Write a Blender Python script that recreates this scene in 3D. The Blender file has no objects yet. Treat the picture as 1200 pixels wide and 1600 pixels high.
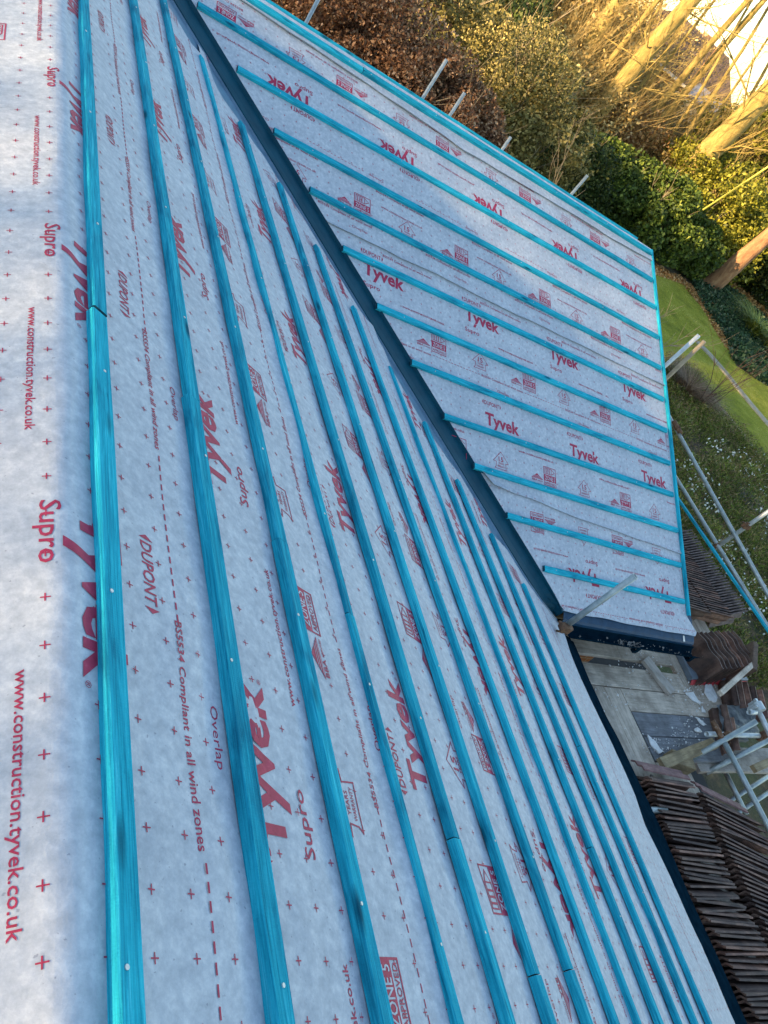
import bpy, bmesh, math, random
import numpy as np
from mathutils import Vector, Matrix, noise
random.seed(7); rng = np.random.default_rng(7)
scn = bpy.context.scene
col = scn.collection

# ------------------------------------------------------------------ camera, sky, sun, exposure
RM = np.array([[0.79346041, -0.24634606, 0.55653769],
               [0.19631119, -0.76195826, -0.617156],
               [0.57609244, 0.59894343, -0.55622322]])      # rows: right, down, forward
CAM = np.array([-4.79558682, -2.76092249, 3.25049822])
FPX = 1248.95
cam_d = bpy.data.cameras.new("camera"); cam = bpy.data.objects.new("camera", cam_d); col.objects.link(cam)
cam_d.sensor_fit = 'VERTICAL'; cam_d.sensor_height = 36; cam_d.lens = FPX / 1600 * 36
cam_d.clip_start = 0.05; cam_d.clip_end = 2000
m = Matrix.Identity(4)
for i in range(3):
    m[i][0] = RM[0][i]; m[i][1] = -RM[1][i]; m[i][2] = -RM[2][i]; m[i][3] = CAM[i]
cam.matrix_world = m
scn.camera = cam

SUN_EL = math.radians(10); SUN_DIR = Vector((-0.985, -0.17, 0)).normalized()
world = bpy.data.worlds.new("World"); scn.world = world; world.use_nodes = True
wn = world.node_tree; wn.nodes.clear()
wo = wn.nodes.new('ShaderNodeOutputWorld'); wb = wn.nodes.new('ShaderNodeBackground'); sk = wn.nodes.new('ShaderNodeTexSky')
sk.sky_type = 'NISHITA'; sk.sun_disc = False; sk.sun_elevation = SUN_EL
sk.sun_rotation = math.atan2(SUN_DIR.x, SUN_DIR.y)
sk.dust_density = 0.3; sk.air_density = 1.0; sk.ozone_density = 1.0
wb.inputs['Strength'].default_value = 0.15
wn.links.new(sk.outputs[0], wb.inputs[0]); wn.links.new(wb.outputs[0], wo.inputs[0])
sd = bpy.data.lights.new("sun", 'SUN'); so = bpy.data.objects.new("sun", sd); col.objects.link(so)
sd.energy = 5.0; sd.angle = math.radians(0.9); sd.color = (1.0, 0.72, 0.42)
sv = Vector((SUN_DIR.x * math.cos(SUN_EL), SUN_DIR.y * math.cos(SUN_EL), math.sin(SUN_EL)))
so.rotation_euler = sv.to_track_quat('Z', 'Y').to_euler()
scn.view_settings.view_transform = 'Standard'; scn.view_settings.look = 'None'
scn.view_settings.exposure = 1.74; scn.view_settings.gamma = 1.0

# ------------------------------------------------------------------ survey helpers: where a sight line meets a real surface
PA, PB = 0.43325935, 0.43981531                 # pitches of the two slopes
cA, sA, cB, sB_ = math.cos(PA), math.sin(PA), math.cos(PB), math.sin(PB)
def ray(px, py): return RM.T @ np.array([(px - 600) / FPX, (py - 800) / FPX, 1.0])
def hit(px, py, n, d):
    n = np.array(n, float); r = ray(px, py); t = (d - n @ CAM) / (n @ r); return Vector(CAM + t * r)
def onZ(px, py, z): return hit(px, py, (0, 0, 1), z)
def onX(px, py, x): return hit(px, py, (1, 0, 0), x)
def onY(px, py, y): return hit(px, py, (0, 1, 0), y)
def onA(px, py, h=0.0):                          # -> (y, s) on the long slope
    p = hit(px, py, (sA, 0, cA), h); return p.y, -(p.x - h * sA) / cA
def onB(px, py, h=0.0):                          # -> (x, s) on the cross slope
    p = hit(px, py, (0, -sB_, cB), h); return p.x, (p.y + h * sB_) / cB
RIDGE = 4.84
def mapA(y, v, h):
    if v <= RIDGE - .03: return Vector((-v * cA + h * sA, y, v * sA + h * cA))
    rx, rz = -RIDGE * cA, RIDGE * sA
    if v >= RIDGE + .03:
        d = v - RIDGE; return Vector((rx - d * cA - h * sA, y, rz - d * sA + h * cA))
    t = (v - RIDGE + .03) / .06
    a = Vector((-(RIDGE - .03) * cA, y, (RIDGE - .03) * sA)); b = Vector((rx, y, rz)); c = Vector((rx - .03 * cA, y, rz - .03 * sA))
    p = a * (1 - t) ** 2 + b * 2 * t * (1 - t) + c * t * t
    return p + Vector((sA * (1 - 2 * t), 0, cA)).normalized() * h
def mapB(x, s, h): return Vector((x, s * cB - h * sB_, s * sB_ + h * cB))
FW = Vector((RM[2][0], RM[2][1], 0)).normalized()
def gz(x, y):
    r = x * FW.x + y * FW.y
    return -2.6 + .03 * max(0.0, min(30.0, r) - 8) + .03 * noise.noise(Vector((x * .3, y * .3, 0)))
def onG(px, py):
    z = -2.6
    for _ in range(12):
        p = onZ(px, py, z); z = gz(p.x, p.y)
    return p
def atR(px, py, R):                              # point at horizontal distance R (along view heading) from the camera
    r = ray(px, py); k = R / (r[0] * FW.x + r[1] * FW.y); return Vector(CAM + k * r)

# ------------------------------------------------------------------ object helpers
def tag(o, label=None, cat=None, group=None, kind=None):
    if label: o['label'] = label
    if cat: o['category'] = cat
    if group: o['group'] = group
    if kind: o['kind'] = kind
    return o
def mesh_obj(name, verts, faces, mats, parent=None, smooth=False, mi=None):
    me = bpy.data.meshes.new(name); me.from_pydata([tuple(v) for v in verts], [], faces)
    if not isinstance(mats, (list, tuple)): mats = [mats]
    for mt in mats: me.materials.append(mt)
    if mi is not None: me.polygons.foreach_set('material_index', mi)
    if smooth: me.polygons.foreach_set('use_smooth', [True] * len(faces))
    me.update()
    o = bpy.data.objects.new(name, me); col.objects.link(o)
    if parent: o.parent = parent
    return o
def bm_obj(name, bm, mats, parent=None, smooth=False):
    me = bpy.data.meshes.new(name); bmesh.ops.recalc_face_normals(bm, faces=bm.faces[:]); bm.to_mesh(me); bm.free()
    if not isinstance(mats, (list, tuple)): mats = [mats]
    for mt in mats: me.materials.append(mt)
    if smooth: me.polygons.foreach_set('use_smooth', [True] * len(me.polygons))
    o = bpy.data.objects.new(name, me); col.objects.link(o)
    if parent: o.parent = parent
    return o
def empty(name, loc=(0, 0, 0)):
    o = bpy.data.objects.new(name, None); col.objects.link(o); o.location = loc; o.empty_display_size = .1; return o
def add_box(bm, c, s, rot=None, bev=0):
    r = bmesh.ops.create_cube(bm, size=1)
    M = Matrix.Translation(c) @ (rot.to_4x4() if rot else Matrix.Identity(4)) @ Matrix.Diagonal((s[0], s[1], s[2], 1))
    bmesh.ops.transform(bm, matrix=M, verts=r['verts'])
    if bev: bmesh.ops.bevel(bm, geom=list({e for v in r['verts'] for e in v.link_edges}), offset=bev, segments=1, affect='EDGES')
def frame_from(a, b, up=(0, 0, 1)):
    x = (Vector(b) - Vector(a)).normalized(); z = Vector(up); z = (z - x * z.dot(x)).normalized(); y = z.cross(x)
    M = Matrix((x, y, z)).transposed(); return M
def add_tube(bm, a, b, r, n=12, r2=None, caps=True):
    a, b = Vector(a), Vector(b); r2 = r if r2 is None else r2
    up = Vector((0, 0, 1)) if abs((b - a).normalized().z) < .95 else Vector((1, 0, 0))
    R = frame_from(a, b, up); va, vb = [], []
    for i in range(n):
        t = 2 * math.pi * i / n; d = R @ Vector((0, math.cos(t), math.sin(t)))
        va.append(bm.verts.new(a + d * r)); vb.append(bm.verts.new(b + d * r2))
    for i in range(n):
        j = (i + 1) % n; bm.faces.new((va[i], va[j], vb[j], vb[i]))
    if caps: bm.faces.new(va[::-1]); bm.faces.new(vb)

# ------------------------------------------------------------------ materials
def new_mat(name):
    mt = bpy.data.materials.new(name); mt.use_nodes = True; nt = mt.node_tree
    b = nt.nodes['Principled BSDF']; return mt, nt, b
def N(nt, t, **k):
    n = nt.nodes.new(t)
    for a, v in k.items():
        if a in n.inputs.keys(): n.inputs[a].default_value = v
        else: setattr(n, a, v)
    return n
def coords(nt, scale=(1, 1, 1), kind='Object', rnd=False):
    tc = N(nt, 'ShaderNodeTexCoord'); mp = N(nt, 'ShaderNodeMapping'); mp.inputs['Scale'].default_value = scale
    nt.links.new(tc.outputs[kind], mp.inputs[0])
    if rnd:
        oi = N(nt, 'ShaderNodeObjectInfo'); ml = N(nt, 'ShaderNodeMath', operation='MULTIPLY'); ml.inputs[1].default_value = 60
        cb = N(nt, 'ShaderNodeCombineXYZ'); nt.links.new(oi.outputs['Random'], ml.inputs[0])
        for i in range(3): nt.links.new(ml.outputs[0], cb.inputs[i])
        nt.links.new(cb.outputs[0], mp.inputs['Location'])
    return mp.outputs[0]
def ramp(nt, src, stops):
    r = N(nt, 'ShaderNodeValToRGB'); e = r.color_ramp.elements
    while len(e) < len(stops): e.new(.5)
    for i, (p, c) in enumerate(stops):
        e[i].position = p; e[i].color = (c[0], c[1], c[2], 1) if len(c) == 3 else c
    nt.links.new(src, r.inputs[0]); return r.outputs[0]
def mixc(nt, fac, a, b, mode='MIX'):
    x = N(nt, 'ShaderNodeMix', data_type='RGBA', blend_type=mode)
    for s, v in ((0, fac), (6, a), (7, b)):
        if hasattr(v, 'links'): nt.links.new(v, x.inputs[s])
        elif isinstance(v, (int, float)): x.inputs[s].default_value = v
        else: x.inputs[s].default_value = (*v, 1)
    return x.outputs[2]
def noise_t(nt, co, sc, det=4, rough=.55, dist=0):
    n = N(nt, 'ShaderNodeTexNoise'); n.inputs['Scale'].default_value = sc; n.inputs['Detail'].default_value = det
    n.inputs['Roughness'].default_value = rough; n.inputs['Distortion'].default_value = dist
    nt.links.new(co, n.inputs['Vector']); return n.outputs[0]
def bump(nt, b, h, st, dist=.01, prev=None):
    n = N(nt, 'ShaderNodeBump'); n.inputs['Strength'].default_value = st; n.inputs['Distance'].default_value = dist
    nt.links.new(h, n.inputs['Height'])
    if prev: nt.links.new(prev, n.inputs['Normal'])
    nt.links.new(n.outputs[0], b.inputs['Normal']); return n.outputs[0]
def simple(name, stops, sc=8, rough=.8, bst=.3, bsc=40, metal=0, scale=(1, 1, 1), rnd=False, bd=.005, spec=None):
    mt, nt, b = new_mat(name); co = coords(nt, scale, rnd=rnd)
    nt.links.new(ramp(nt, noise_t(nt, co, sc, 5, .6), stops), b.inputs['Base Color'])
    b.inputs['Roughness'].default_value = rough; b.inputs['Metallic'].default_value = metal
    if spec is not None: b.inputs['Specular IOR Level'].default_value = spec
    if bst: bump(nt, b, noise_t(nt, co, bsc, 4, .6), bst, bd)
    return mt

# nonwoven membrane
def mat_membrane():
    mt, nt, b = new_mat('grey_membrane'); co = coords(nt)
    fine = noise_t(nt, co, 34, 6, .72); big = noise_t(nt, co, 5, 3, .5)
    c = ramp(nt, fine, [(.32, (.37, .40, .45)), (.5, (.465, .495, .545)), (.68, (.60, .62, .655))])
    c = mixc(nt, .55, c, ramp(nt, big, [(.3, (.80, .81, .84)), (.7, (1.06, 1.06, 1.05))]), 'MULTIPLY')
    dirt = ramp(nt, noise_t(nt, co, 11, 8, .8), [(.66, (0, 0, 0)), (.80, (1, 1, 1))])
    zone = ramp(nt, noise_t(nt, co, 1.3, 2, .5), [(.5, (0, 0, 0)), (.72, (.8, .8, .8))])
    c = mixc(nt, mixc(nt, 1.0, dirt, zone, 'MULTIPLY'), c, (.72, .72, .70))
    sp = ramp(nt, noise_t(nt, co, 95, 2, .4), [(.73, (0, 0, 0)), (.76, (.6, .6, .6))])
    c = mixc(nt, sp, c, (.20, .21, .26))
    nt.links.new(c, b.inputs['Base Color'])
    b.inputs['Roughness'].default_value = .62; b.inputs['Specular IOR Level'].default_value = .35
    n1 = bump(nt, b, noise_t(nt, co, 9, 4, .55), .35, .012)
    n2 = bump(nt, b, fine, .4, .003, n1)
    v = N(nt, 'ShaderNodeTexVoronoi'); v.inputs['Scale'].default_value = 170; nt.links.new(co, v.inputs['Vector'])
    bump(nt, b, v.outputs[0], .15, .001, n2)
    return mt
M_MEM = mat_membrane()
def mat_print():
    mt, nt, b = new_mat('crimson_print'); co = coords(nt)
    c = ramp(nt, noise_t(nt, co, 45, 5, .7), [(.3, (.30, .010, .045)), (.6, (.42, .022, .075)), (.78, (.52, .08, .14))])
    nt.links.new(c, b.inputs['Base Color']); b.inputs['Roughness'].default_value = .6; return mt
M_PRT = mat_print()
def mat_printfaint():
    mt, nt, b = new_mat('thin_crimson_print'); co = coords(nt)
    c = ramp(nt, noise_t(nt, co, 45, 5, .7), [(.3, (.42, .07, .13)), (.7, (.56, .16, .24))])
    nt.links.new(c, b.inputs['Base Color']); b.inputs['Roughness'].default_value = .6; return mt
M_PRF = mat_printfaint()

def mat_teal():
    mt, nt, b = new_mat('teal_treated_timber')
    co = coords(nt, (1.3, 30, 30), rnd=True)
    grain = noise_t(nt, co, 3.2, 8, .72, .9)
    c = ramp(nt, grain, [(.28, (.003, .12, .19)), (.40, (.010, .30, .41)), (.56, (.022, .43, .56)), (.70, (.07, .56, .68)), (.82, (.25, .70, .78))])
    co2 = coords(nt, (1, 4, 4), rnd=True)
    blot = ramp(nt, noise_t(nt, co2, 3.2, 4, .6, .4), [(.30, (.30, .42, .50)), (.44, (.85, .88, .9)), (.56, (1, 1, 1)), (.72, (1.4, 1.22, 1.15))])
    c = mixc(nt, .85, c, blot, 'MULTIPLY')
    kn = N(nt, 'ShaderNodeTexVoronoi'); kn.inputs['Scale'].default_value = 1.6
    nt.links.new(coords(nt, (1.6, 7, 7), rnd=True), kn.inputs['Vector'])
    c = mixc(nt, ramp(nt, kn.outputs[0], [(.05, (.85, .85, .85)), (.16, (0, 0, 0))]), c, (.0, .045, .085))
    sc_ = ramp(nt, noise_t(nt, coords(nt, (3, 10, 10), rnd=True), 16, 8, .8), [(.70, (0, 0, 0)), (.80, (.6, .6, .6))])
    c = mixc(nt, sc_, c, (.35, .52, .58))
    fine = noise_t(nt, coords(nt, (2.5, 130, 130), rnd=True), 2.2, 6, .7, .3)
    c = mixc(nt, .75, c, ramp(nt, fine, [(.36, (.50, .58, .64)), (.5, (1, 1, 1)), (.66, (1.35, 1.22, 1.16))]), 'MULTIPLY')
    oi = N(nt, 'ShaderNodeObjectInfo')
    c = mixc(nt, 1.0, c, ramp(nt, oi.outputs['Random'], [(0, (.84, .86, .88)), (1, (1.14, 1.10, 1.08))]), 'MULTIPLY')
    nt.links.new(c, b.inputs['Base Color']); b.inputs['Roughness'].default_value = .85
    b.inputs['Specular IOR Level'].default_value = .12
    n = bump(nt, b, grain, .9, .003)
    wv = N(nt, 'ShaderNodeTexWave', wave_type='BANDS', bands_direction='X'); wv.inputs['Scale'].default_value = 55; wv.inputs['Distortion'].default_value = 3.5; wv.inputs['Detail'].default_value = 2
    nt.links.new(coords(nt, rnd=True), wv.inputs['Vector']); bump(nt, b, wv.outputs[0], .25, .0012, n)
    return mt
M_TEAL = mat_teal()
M_ENDG = simple('dark_end_grain', [(.3, (.002, .03, .05)), (.7, (.006, .09, .13))], 60, .9, .5, 90)
M_VAL = simple('blue_black_valley_plastic', [(.3, (.002, .040, .068)), (.7, (.004, .062, .100))], 6, .5, .12, 14, bd=.004, spec=.12)
M_WING = simple('valley_wing_plastic', [(.3, (.05, .12, .20)), (.7, (.12, .22, .33))], 9, .28, .25, 22, bd=.004)
M_BLK = simple('black_plastic', [(.3, (.002, .009, .017)), (.7, (.005, .020, .034))], 14, .8, .2, 30, spec=.0)
M_BLUEPL = simple('blue_black_tray_plastic', [(.3, (.004, .028, .065)), (.7, (.012, .055, .12))], 12, .45, .3, 18, spec=.2)
def mat_plank(name, d, l, st=(.2, .18, .16)):
    mt, nt, b = new_mat(name); co = coords(nt, (1.2, 16, 16), rnd=True)
    g = noise_t(nt, co, 3, 7, .7, .5); c = ramp(nt, g, [(.25, d), (.7, l)])
    s = ramp(nt, noise_t(nt, coords(nt, rnd=True), 4.5, 6, .65), [(.4, (.5, .48, .46)), (.62, (1.05, 1.05, 1.05))])
    c = mixc(nt, .8, c, s, 'MULTIPLY')
    sp = ramp(nt, noise_t(nt, coords(nt, rnd=True), 42, 5, .75), [(.68, (0, 0, 0)), (.74, (.7, .7, .7))])
    c = mixc(nt, sp, c, (.50, .48, .45))
    nt.links.new(c, b.inputs['Base Color']); b.inputs['Roughness'].default_value = .85; bump(nt, b, g, .6, .004); return mt
M_PLANK = mat_plank('weathered_scaffold_board', (.34, .275, .21), (.74, .63, .51))
M_PLANKG = mat_plank('wet_grey_board', (.10, .105, .115), (.27, .275, .29))
M_PALE = mat_plank('pale_timber', (.34, .29, .24), (.58, .52, .46))
M_OCHRE = mat_plank('ochre_timber', (.20, .14, .07), (.42, .32, .18))
M_TUBE = simple('galvanised_steel', [(.3, (.24, .29, .29)), (.7, (.46, .50, .50))], 16, .45, .25, 60, metal=.45, rnd=True)
M_TUBEL = simple('bright_galvanised_steel', [(.3, (.42, .45, .45)), (.7, (.62, .65, .65))], 16, .42, .2, 60, metal=.4, rnd=True)
M_RUST = simple('rusty_steel', [(.3, (.06, .028, .016)), (.6, (.20, .10, .05)), (.8, (.35, .30, .26))], 22, .75, .4, 60, metal=.2)
def mat_tile():
    mt, nt, b = new_mat('brown_concrete_tile'); co = coords(nt, rnd=True)
    c = ramp(nt, noise_t(nt, co, 7, 6, .65), [(.3, (.045, .026, .021)), (.5, (.125, .072, .054)), (.72, (.29, .17, .12))])
    sp = ramp(nt, noise_t(nt, co, 50, 6, .8), [(.62, (0, 0, 0)), (.72, (.75, .75, .75))])
    c = mixc(nt, sp, c, (.42, .36, .31))
    oi = N(nt, 'ShaderNodeObjectInfo')
    c = mixc(nt, 1.0, c, ramp(nt, oi.outputs['Random'], [(0, (.55, .55, .58)), (.6, (1, 1, 1)), (1, (1.6, 1.35, 1.25))]), 'MULTIPLY')
    nt.links.new(c, b.inputs['Base Color']); b.inputs['Roughness'].default_value = .7; bump(nt, b, noise_t(nt, co, 60, 5, .7), .5, .003); return mt
M_TILE = mat_tile()
def mat_tile_pink():
    return simple('worn_red_tile', [(.3, (.13, .06, .055)), (.55, (.24, .12, .11)), (.75, (.36, .23, .21))], 14, .7, .5, 70, rnd=True)
M_TILER = mat_tile_pink()
M_WHITE = simple('white_plaster', [(.3, (.62, .61, .58)), (.6, (.80, .79, .77))], 30, .85, .5, 60)
M_DEBRIS = simple('mortar_crumbs', [(.35, (.10, .085, .07)), (.55, (.34, .31, .28)), (.75, (.66, .64, .60))], 22, .9, .4, 60)
M_RED = simple('red_tape', [(.3, (.38, .02, .03)), (.7, (.55, .06, .07))], 20, .6, .2, 50)
def mat_brick():
    mt, nt, b = new_mat('brickwork'); co = coords(nt, (1, 1, 1))
    tc = N(nt, 'ShaderNodeSeparateXYZ'); nt.links.new(co, tc.inputs[0])
    ad = N(nt, 'ShaderNodeMath', operation='ADD'); nt.links.new(tc.outputs[0], ad.inputs[0]); nt.links.new(tc.outputs[1], ad.inputs[1])
    cb = N(nt, 'ShaderNodeCombineXYZ'); nt.links.new(ad.outputs[0], cb.inputs[0]); nt.links.new(tc.outputs[2], cb.inputs[1])
    br = N(nt, 'ShaderNodeTexBrick'); br.inputs['Scale'].default_value = 4.4; br.inputs['Mortar Size'].default_value = .018
    br.inputs['Color1'].default_value = (.30, .12, .06, 1); br.inputs['Color2'].default_value = (.42, .20, .10, 1); br.inputs['Mortar'].default_value = (.42, .38, .32, 1)
    nt.links.new(cb.outputs[0], br.inputs['Vector']); nt.links.new(br.outputs[0], b.inputs['Base Color']); b.inputs['Roughness'].default_value = .85
    return mt
M_BRICK = mat_brick()
M_DECK = simple('roof_boarding', [(.3, (.16, .12, .08)), (.7, (.28, .21, .14))], 6, .85, .3, 30)
M_WPAINT = simple('white_painted_timber', [(.3, (.70, .68, .62)), (.7, (.80, .78, .74))], 6, .5, .1, 30)
M_CREAM = simple('cream_render', [(.3, (.55, .50, .38)), (.7, (.66, .60, .46))], 3, .85, .2, 30)
M_GLASS = simple('window_glass', [(.3, (.02, .025, .03)), (.7, (.05, .06, .07))], 1, .08, 0, 1)
M_ROOFB = simple('brown_plain_tiles', [(.3, (.055, .035, .03)), (.7, (.12, .08, .065))], 3, .8, .6, 14, scale=(1, 1, 3))
M_ROOFO = simple('orange_clay_tiles', [(.3, (.30, .10, .045)), (.7, (.44, .19, .09))], 3, .8, .6, 14, scale=(1, 1, 3))
M_ROOFG = simple('grey_slates', [(.3, (.22, .23, .26)), (.7, (.36, .37, .41))], 3, .7, .5, 14)

# ------------------------------------------------------------------ setting: ground
def grid_ground():
    xs = np.concatenate([np.linspace(-400, -12, 16), np.linspace(-10, 50, 121), np.linspace(53, 600, 20)])
    ys = np.concatenate([np.linspace(-400, -10, 16), np.linspace(-9, 50, 119), np.linspace(53, 600, 20)])
    V = [(x, y, gz(x, y) if (-11 < x < 51 and -11 < y < 51) else -2.6 + .03 * max(0., min(30., x * FW.x + y * FW.y) - 8)) for y in ys for x in xs]
    nx = len(xs); F = [(j * nx + i, j * nx + i + 1, (j + 1) * nx + i + 1, (j + 1) * nx + i) for j in range(len(ys) - 1) for i in range(nx - 1)]
    mt, nt, b = new_mat('leaf_littered_soil'); co = coords(nt)
    c = ramp(nt, noise_t(nt, co, 3.5, 8, .72), [(.3, (.030, .022, .013)), (.48, (.075, .05, .026)), (.6, (.16, .10, .045)), (.75, (.30, .20, .09))])
    c = mixc(nt, ramp(nt, noise_t(nt, co, .5, 4, .6), [(.45, (0, 0, 0)), (.6, (.8, .8, .8))]), c, (.05, .075, .018))
    nt.links.new(c, b.inputs['Base Color']); b.inputs['Roughness'].default_value = .95; bump(nt, b, noise_t(nt, co, 14, 6, .7), .8, .05)
    tag(mesh_obj('ground', V, F, mt, smooth=True), kind='structure')
grid_ground()
def ground_patch(name, pix, mt, lift, kind, step=.4, label=None, cat=None):
    P = [onG(*p) for p in pix]; bm = bmesh.new(); bm.faces.new([bm.verts.new((p.x, p.y, 0)) for p in P])
    x0, x1 = min(p.x for p in P), max(p.x for p in P); y0, y1 = min(p.y for p in P), max(p.y for p in P)
    for ax, a, e in ((0, x0, x1), (1, y0, y1)):
        k = math.ceil(a / step) * step
        while k < e:
            n = [0, 0, 0]; n[ax] = 1; c = [0, 0, 0]; c[ax] = k
            bmesh.ops.bisect_plane(bm, geom=bm.verts[:] + bm.edges[:] + bm.faces[:], plane_co=c, plane_no=n); k += step
    for v in bm.verts: v.co.z = gz(v.co.x, v.co.y) + lift
    for f in bm.faces: f.smooth = True
    o = bm_obj(name, bm, mt)
    if sum(p.normal.z for p in o.data.polygons) < 0: o.data.flip_normals()
    tag(o, label, cat, kind=kind); return o
def mat_lawn():
    mt, nt, b = new_mat('mossy_lawn'); co = coords(nt)
    c = ramp(nt, noise_t(nt, co, 1.1, 6, .65), [(.3, (.20, .22, .035)), (.5, (.34, .35, .05)), (.7, (.46, .43, .10))])
    c = mixc(nt, .8, c, ramp(nt, noise_t(nt, co, 22, 6, .7), [(.3, (.5, .5, .5)), (.7, (1.3, 1.3, 1.2))]), 'MULTIPLY')
    nt.links.new(c, b.inputs['Base Color']); b.inputs['Roughness'].default_value = 1; b.inputs['Specular IOR Level'].default_value = .05; bump(nt, b, noise_t(nt, co, 30, 5, .7), 1, .05); return mt
M_LAWN = mat_lawn()
LAWN = [(900, 380), (1000, 410), (1035, 430), (1075, 447), (1098, 480), (1128, 518), (1137, 545), (1150, 572), (1180, 592), (1215, 615), (1230, 720),
        (1196, 722), (1165, 690), (1135, 650), (1108, 612), (1085, 588), (1062, 566), (1040, 560), (1000, 600), (930, 560)]
ground_patch('lawn', LAWN, M_LAWN, .012, 'structure')

# ------------------------------------------------------------------ foliage helpers
def mat_leaf(name, stops, trans=.25, rough=.6):
    mt, nt, b = new_mat(name); g = N(nt, 'ShaderNodeNewGeometry')
    c = ramp(nt, g.outputs['Random Per Island'], stops)
    c = mixc(nt, .7, c, ramp(nt, noise_t(nt, coords(nt), 1.1, 3, .6), [(.3, (.6, .62, .6)), (.7, (1.3, 1.25, 1.15))]), 'MULTIPLY')
    nt.links.new(c, b.inputs['Base Color']); b.inputs['Roughness'].default_value = rough; b.inputs['Specular IOR Level'].default_value = .3
    t = N(nt, 'ShaderNodeBsdfTranslucent'); mx = N(nt, 'ShaderNodeMixShader'); mx.inputs[0].default_value = trans
    nt.links.new(c, t.inputs[0]); nt.links.new(b.outputs[0], mx.inputs[1]); nt.links.new(t.outputs[0], mx.inputs[2])
    nt.links.new(mx.outputs[0], nt.nodes['Material Output'].inputs[0]); return mt
L_COPPER = mat_leaf('copper_leaves', [(0, (.07, .032, .018)), (.4, (.21, .10, .05)), (.75, (.38, .21, .11)), (1, (.56, .38, .24))])
L_DARK = mat_leaf('dark_evergreen_leaves', [(0, (.010, .022, .006)), (.5, (.03, .055, .012)), (.85, (.07, .10, .02)), (1, (.16, .16, .05))])
L_LAUREL = mat_leaf('laurel_leaves', [(0, (.018, .035, .006)), (.5, (.06, .10, .015)), (.85, (.13, .18, .025)), (1, (.28, .32, .06))])
L_GOLD = mat_leaf('golden_scrub_leaves', [(0, (.10, .065, .018)), (.3, (.30, .20, .06)), (.65, (.50, .36, .12)), (1, (.70, .55, .26))])
L_OLIVE = mat_leaf('olive_scrub_leaves', [(0, (.06, .055, .016)), (.4, (.18, .16, .045)), (.75, (.34, .28, .09)), (1, (.55, .44, .18))])
L_LITTER = mat_leaf('fallen_leaves', [(0, (.16, .07, .022)), (.4, (.38, .19, .06)), (.8, (.58, .34, .13)), (1, (.72, .52, .28))], .1)
L_YEL = mat_leaf('yellow_green_leaves', [(0, (.06, .07, .008)), (.4, (.16, .17, .015)), (.8, (.32, .30, .03)), (1, (.5, .46, .08))])
L_IVY = mat_leaf('blue_green_groundcover', [(0, (.012, .035, .016)), (.5, (.035, .085, .038)), (.85, (.08, .14, .06)), (1, (.22, .24, .14))])
L_BLADE = mat_leaf('strap_leaves', [(0, (.06, .10, .01)), (.5, (.16, .22, .03)), (1, (.34, .38, .09))])
L_BED = mat_leaf('bed_plants', [(0, (.035, .05, .012)), (.35, (.10, .14, .022)), (.6, (.19, .21, .04)), (.85, (.32, .24, .09)), (1, (.46, .38, .20))])
L_FLOWER = mat_leaf('white_petals', [(0, (.7, .72, .68)), (1, (.85, .86, .84))], .2)
L_STRAW = mat_leaf('dead_stems', [(0, (.09, .05, .028)), (.5, (.20, .12, .07)), (1, (.38, .26, .16))], .1)
def mat_bark(name, a, b_, c_):
    mt, nt, b = new_mat(name); co = coords(nt, (1, 1, .35))
    c = ramp(nt, noise_t(nt, co, 5, 7, .7), [(.3, a), (.5, b_), (.72, c_)])
    nt.links.new(c, b.inputs['Base Color']); b.inputs['Roughness'].default_value = .9; bump(nt, b, noise_t(nt, co, 14, 6, .7), .9, .04); return mt
B_MOSS = mat_bark('mossy_golden_bark', (.13, .095, .03), (.33, .235, .06), (.48, .36, .12))
B_RED = mat_bark('orange_brown_bark', (.12, .055, .025), (.30, .15, .065), (.45, .27, .13))
B_GREY = mat_bark('grey_twigs', (.10, .075, .045), (.22, .17, .10), (.36, .29, .18))
B_YTWIG = mat_bark('golden_twigs', (.14, .095, .03), (.30, .21, .07), (.44, .32, .12))

def leaf_quads(cen, size, aspect=.55, jit=.35, up=0.0):
    n = len(cen); d = rng.normal(size=(n, 3)); d[:, 2] *= (1 - up); d /= np.linalg.norm(d, axis=1)[:, None]
    e = rng.normal(size=(n, 3)); e -= (e * d).sum(1)[:, None] * d; e /= np.linalg.norm(e, axis=1)[:, None] + 1e-9
    s = size * (1 + jit * rng.uniform(-1, 1, size=(n, 1))) * .5
    a = cen - d * s; b = cen + e * s * aspect + d * s * .1; c = cen + d * s; f = cen - e * s * aspect + d * s * .1
    return np.stack([a, b, c, f], 1).reshape(-1, 3)
def quads_obj(name, V, mt, parent=None):
    n = len(V) // 4; me = bpy.data.meshes.new(name); me.vertices.add(len(V)); me.vertices.foreach_set('co', V.astype(np.float32).ravel())
    me.loops.add(n * 4); me.loops.foreach_set('vertex_index', np.arange(n * 4, dtype=np.int32))
    me.polygons.add(n); me.polygons.foreach_set('loop_start', np.arange(0, n * 4, 4, dtype=np.int32)); me.polygons.foreach_set('loop_total', np.full(n, 4, np.int32))
    me.materials.append(mt); me.update(calc_edges=True); me.validate()
    o = bpy.data.objects.new(name, me); col.objects.link(o)
    if parent: o.parent = parent
    return o
def crown_points(n, rx, ry, rz, clumps=26, cr=.30, shell=.55):
    d = rng.normal(size=(clumps, 3)); d /= np.linalg.norm(d, axis=1)[:, None]
    r = rng.uniform(shell, 1.0, size=(clumps, 1)) ** .7
    cc = d * r * (1 - cr * .6); w = rng.uniform(.5, 1.3, clumps); idx = rng.choice(clumps, n, p=w / w.sum())
    q = rng.normal(size=(n, 3)); q /= np.linalg.norm(q, axis=1)[:, None]
    q *= rng.uniform(.25, 1, size=(n, 1)) ** .5 * cr * w[idx][:, None]
    P = cc[idx] + q; return P * np.array([rx, ry, rz])
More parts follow.
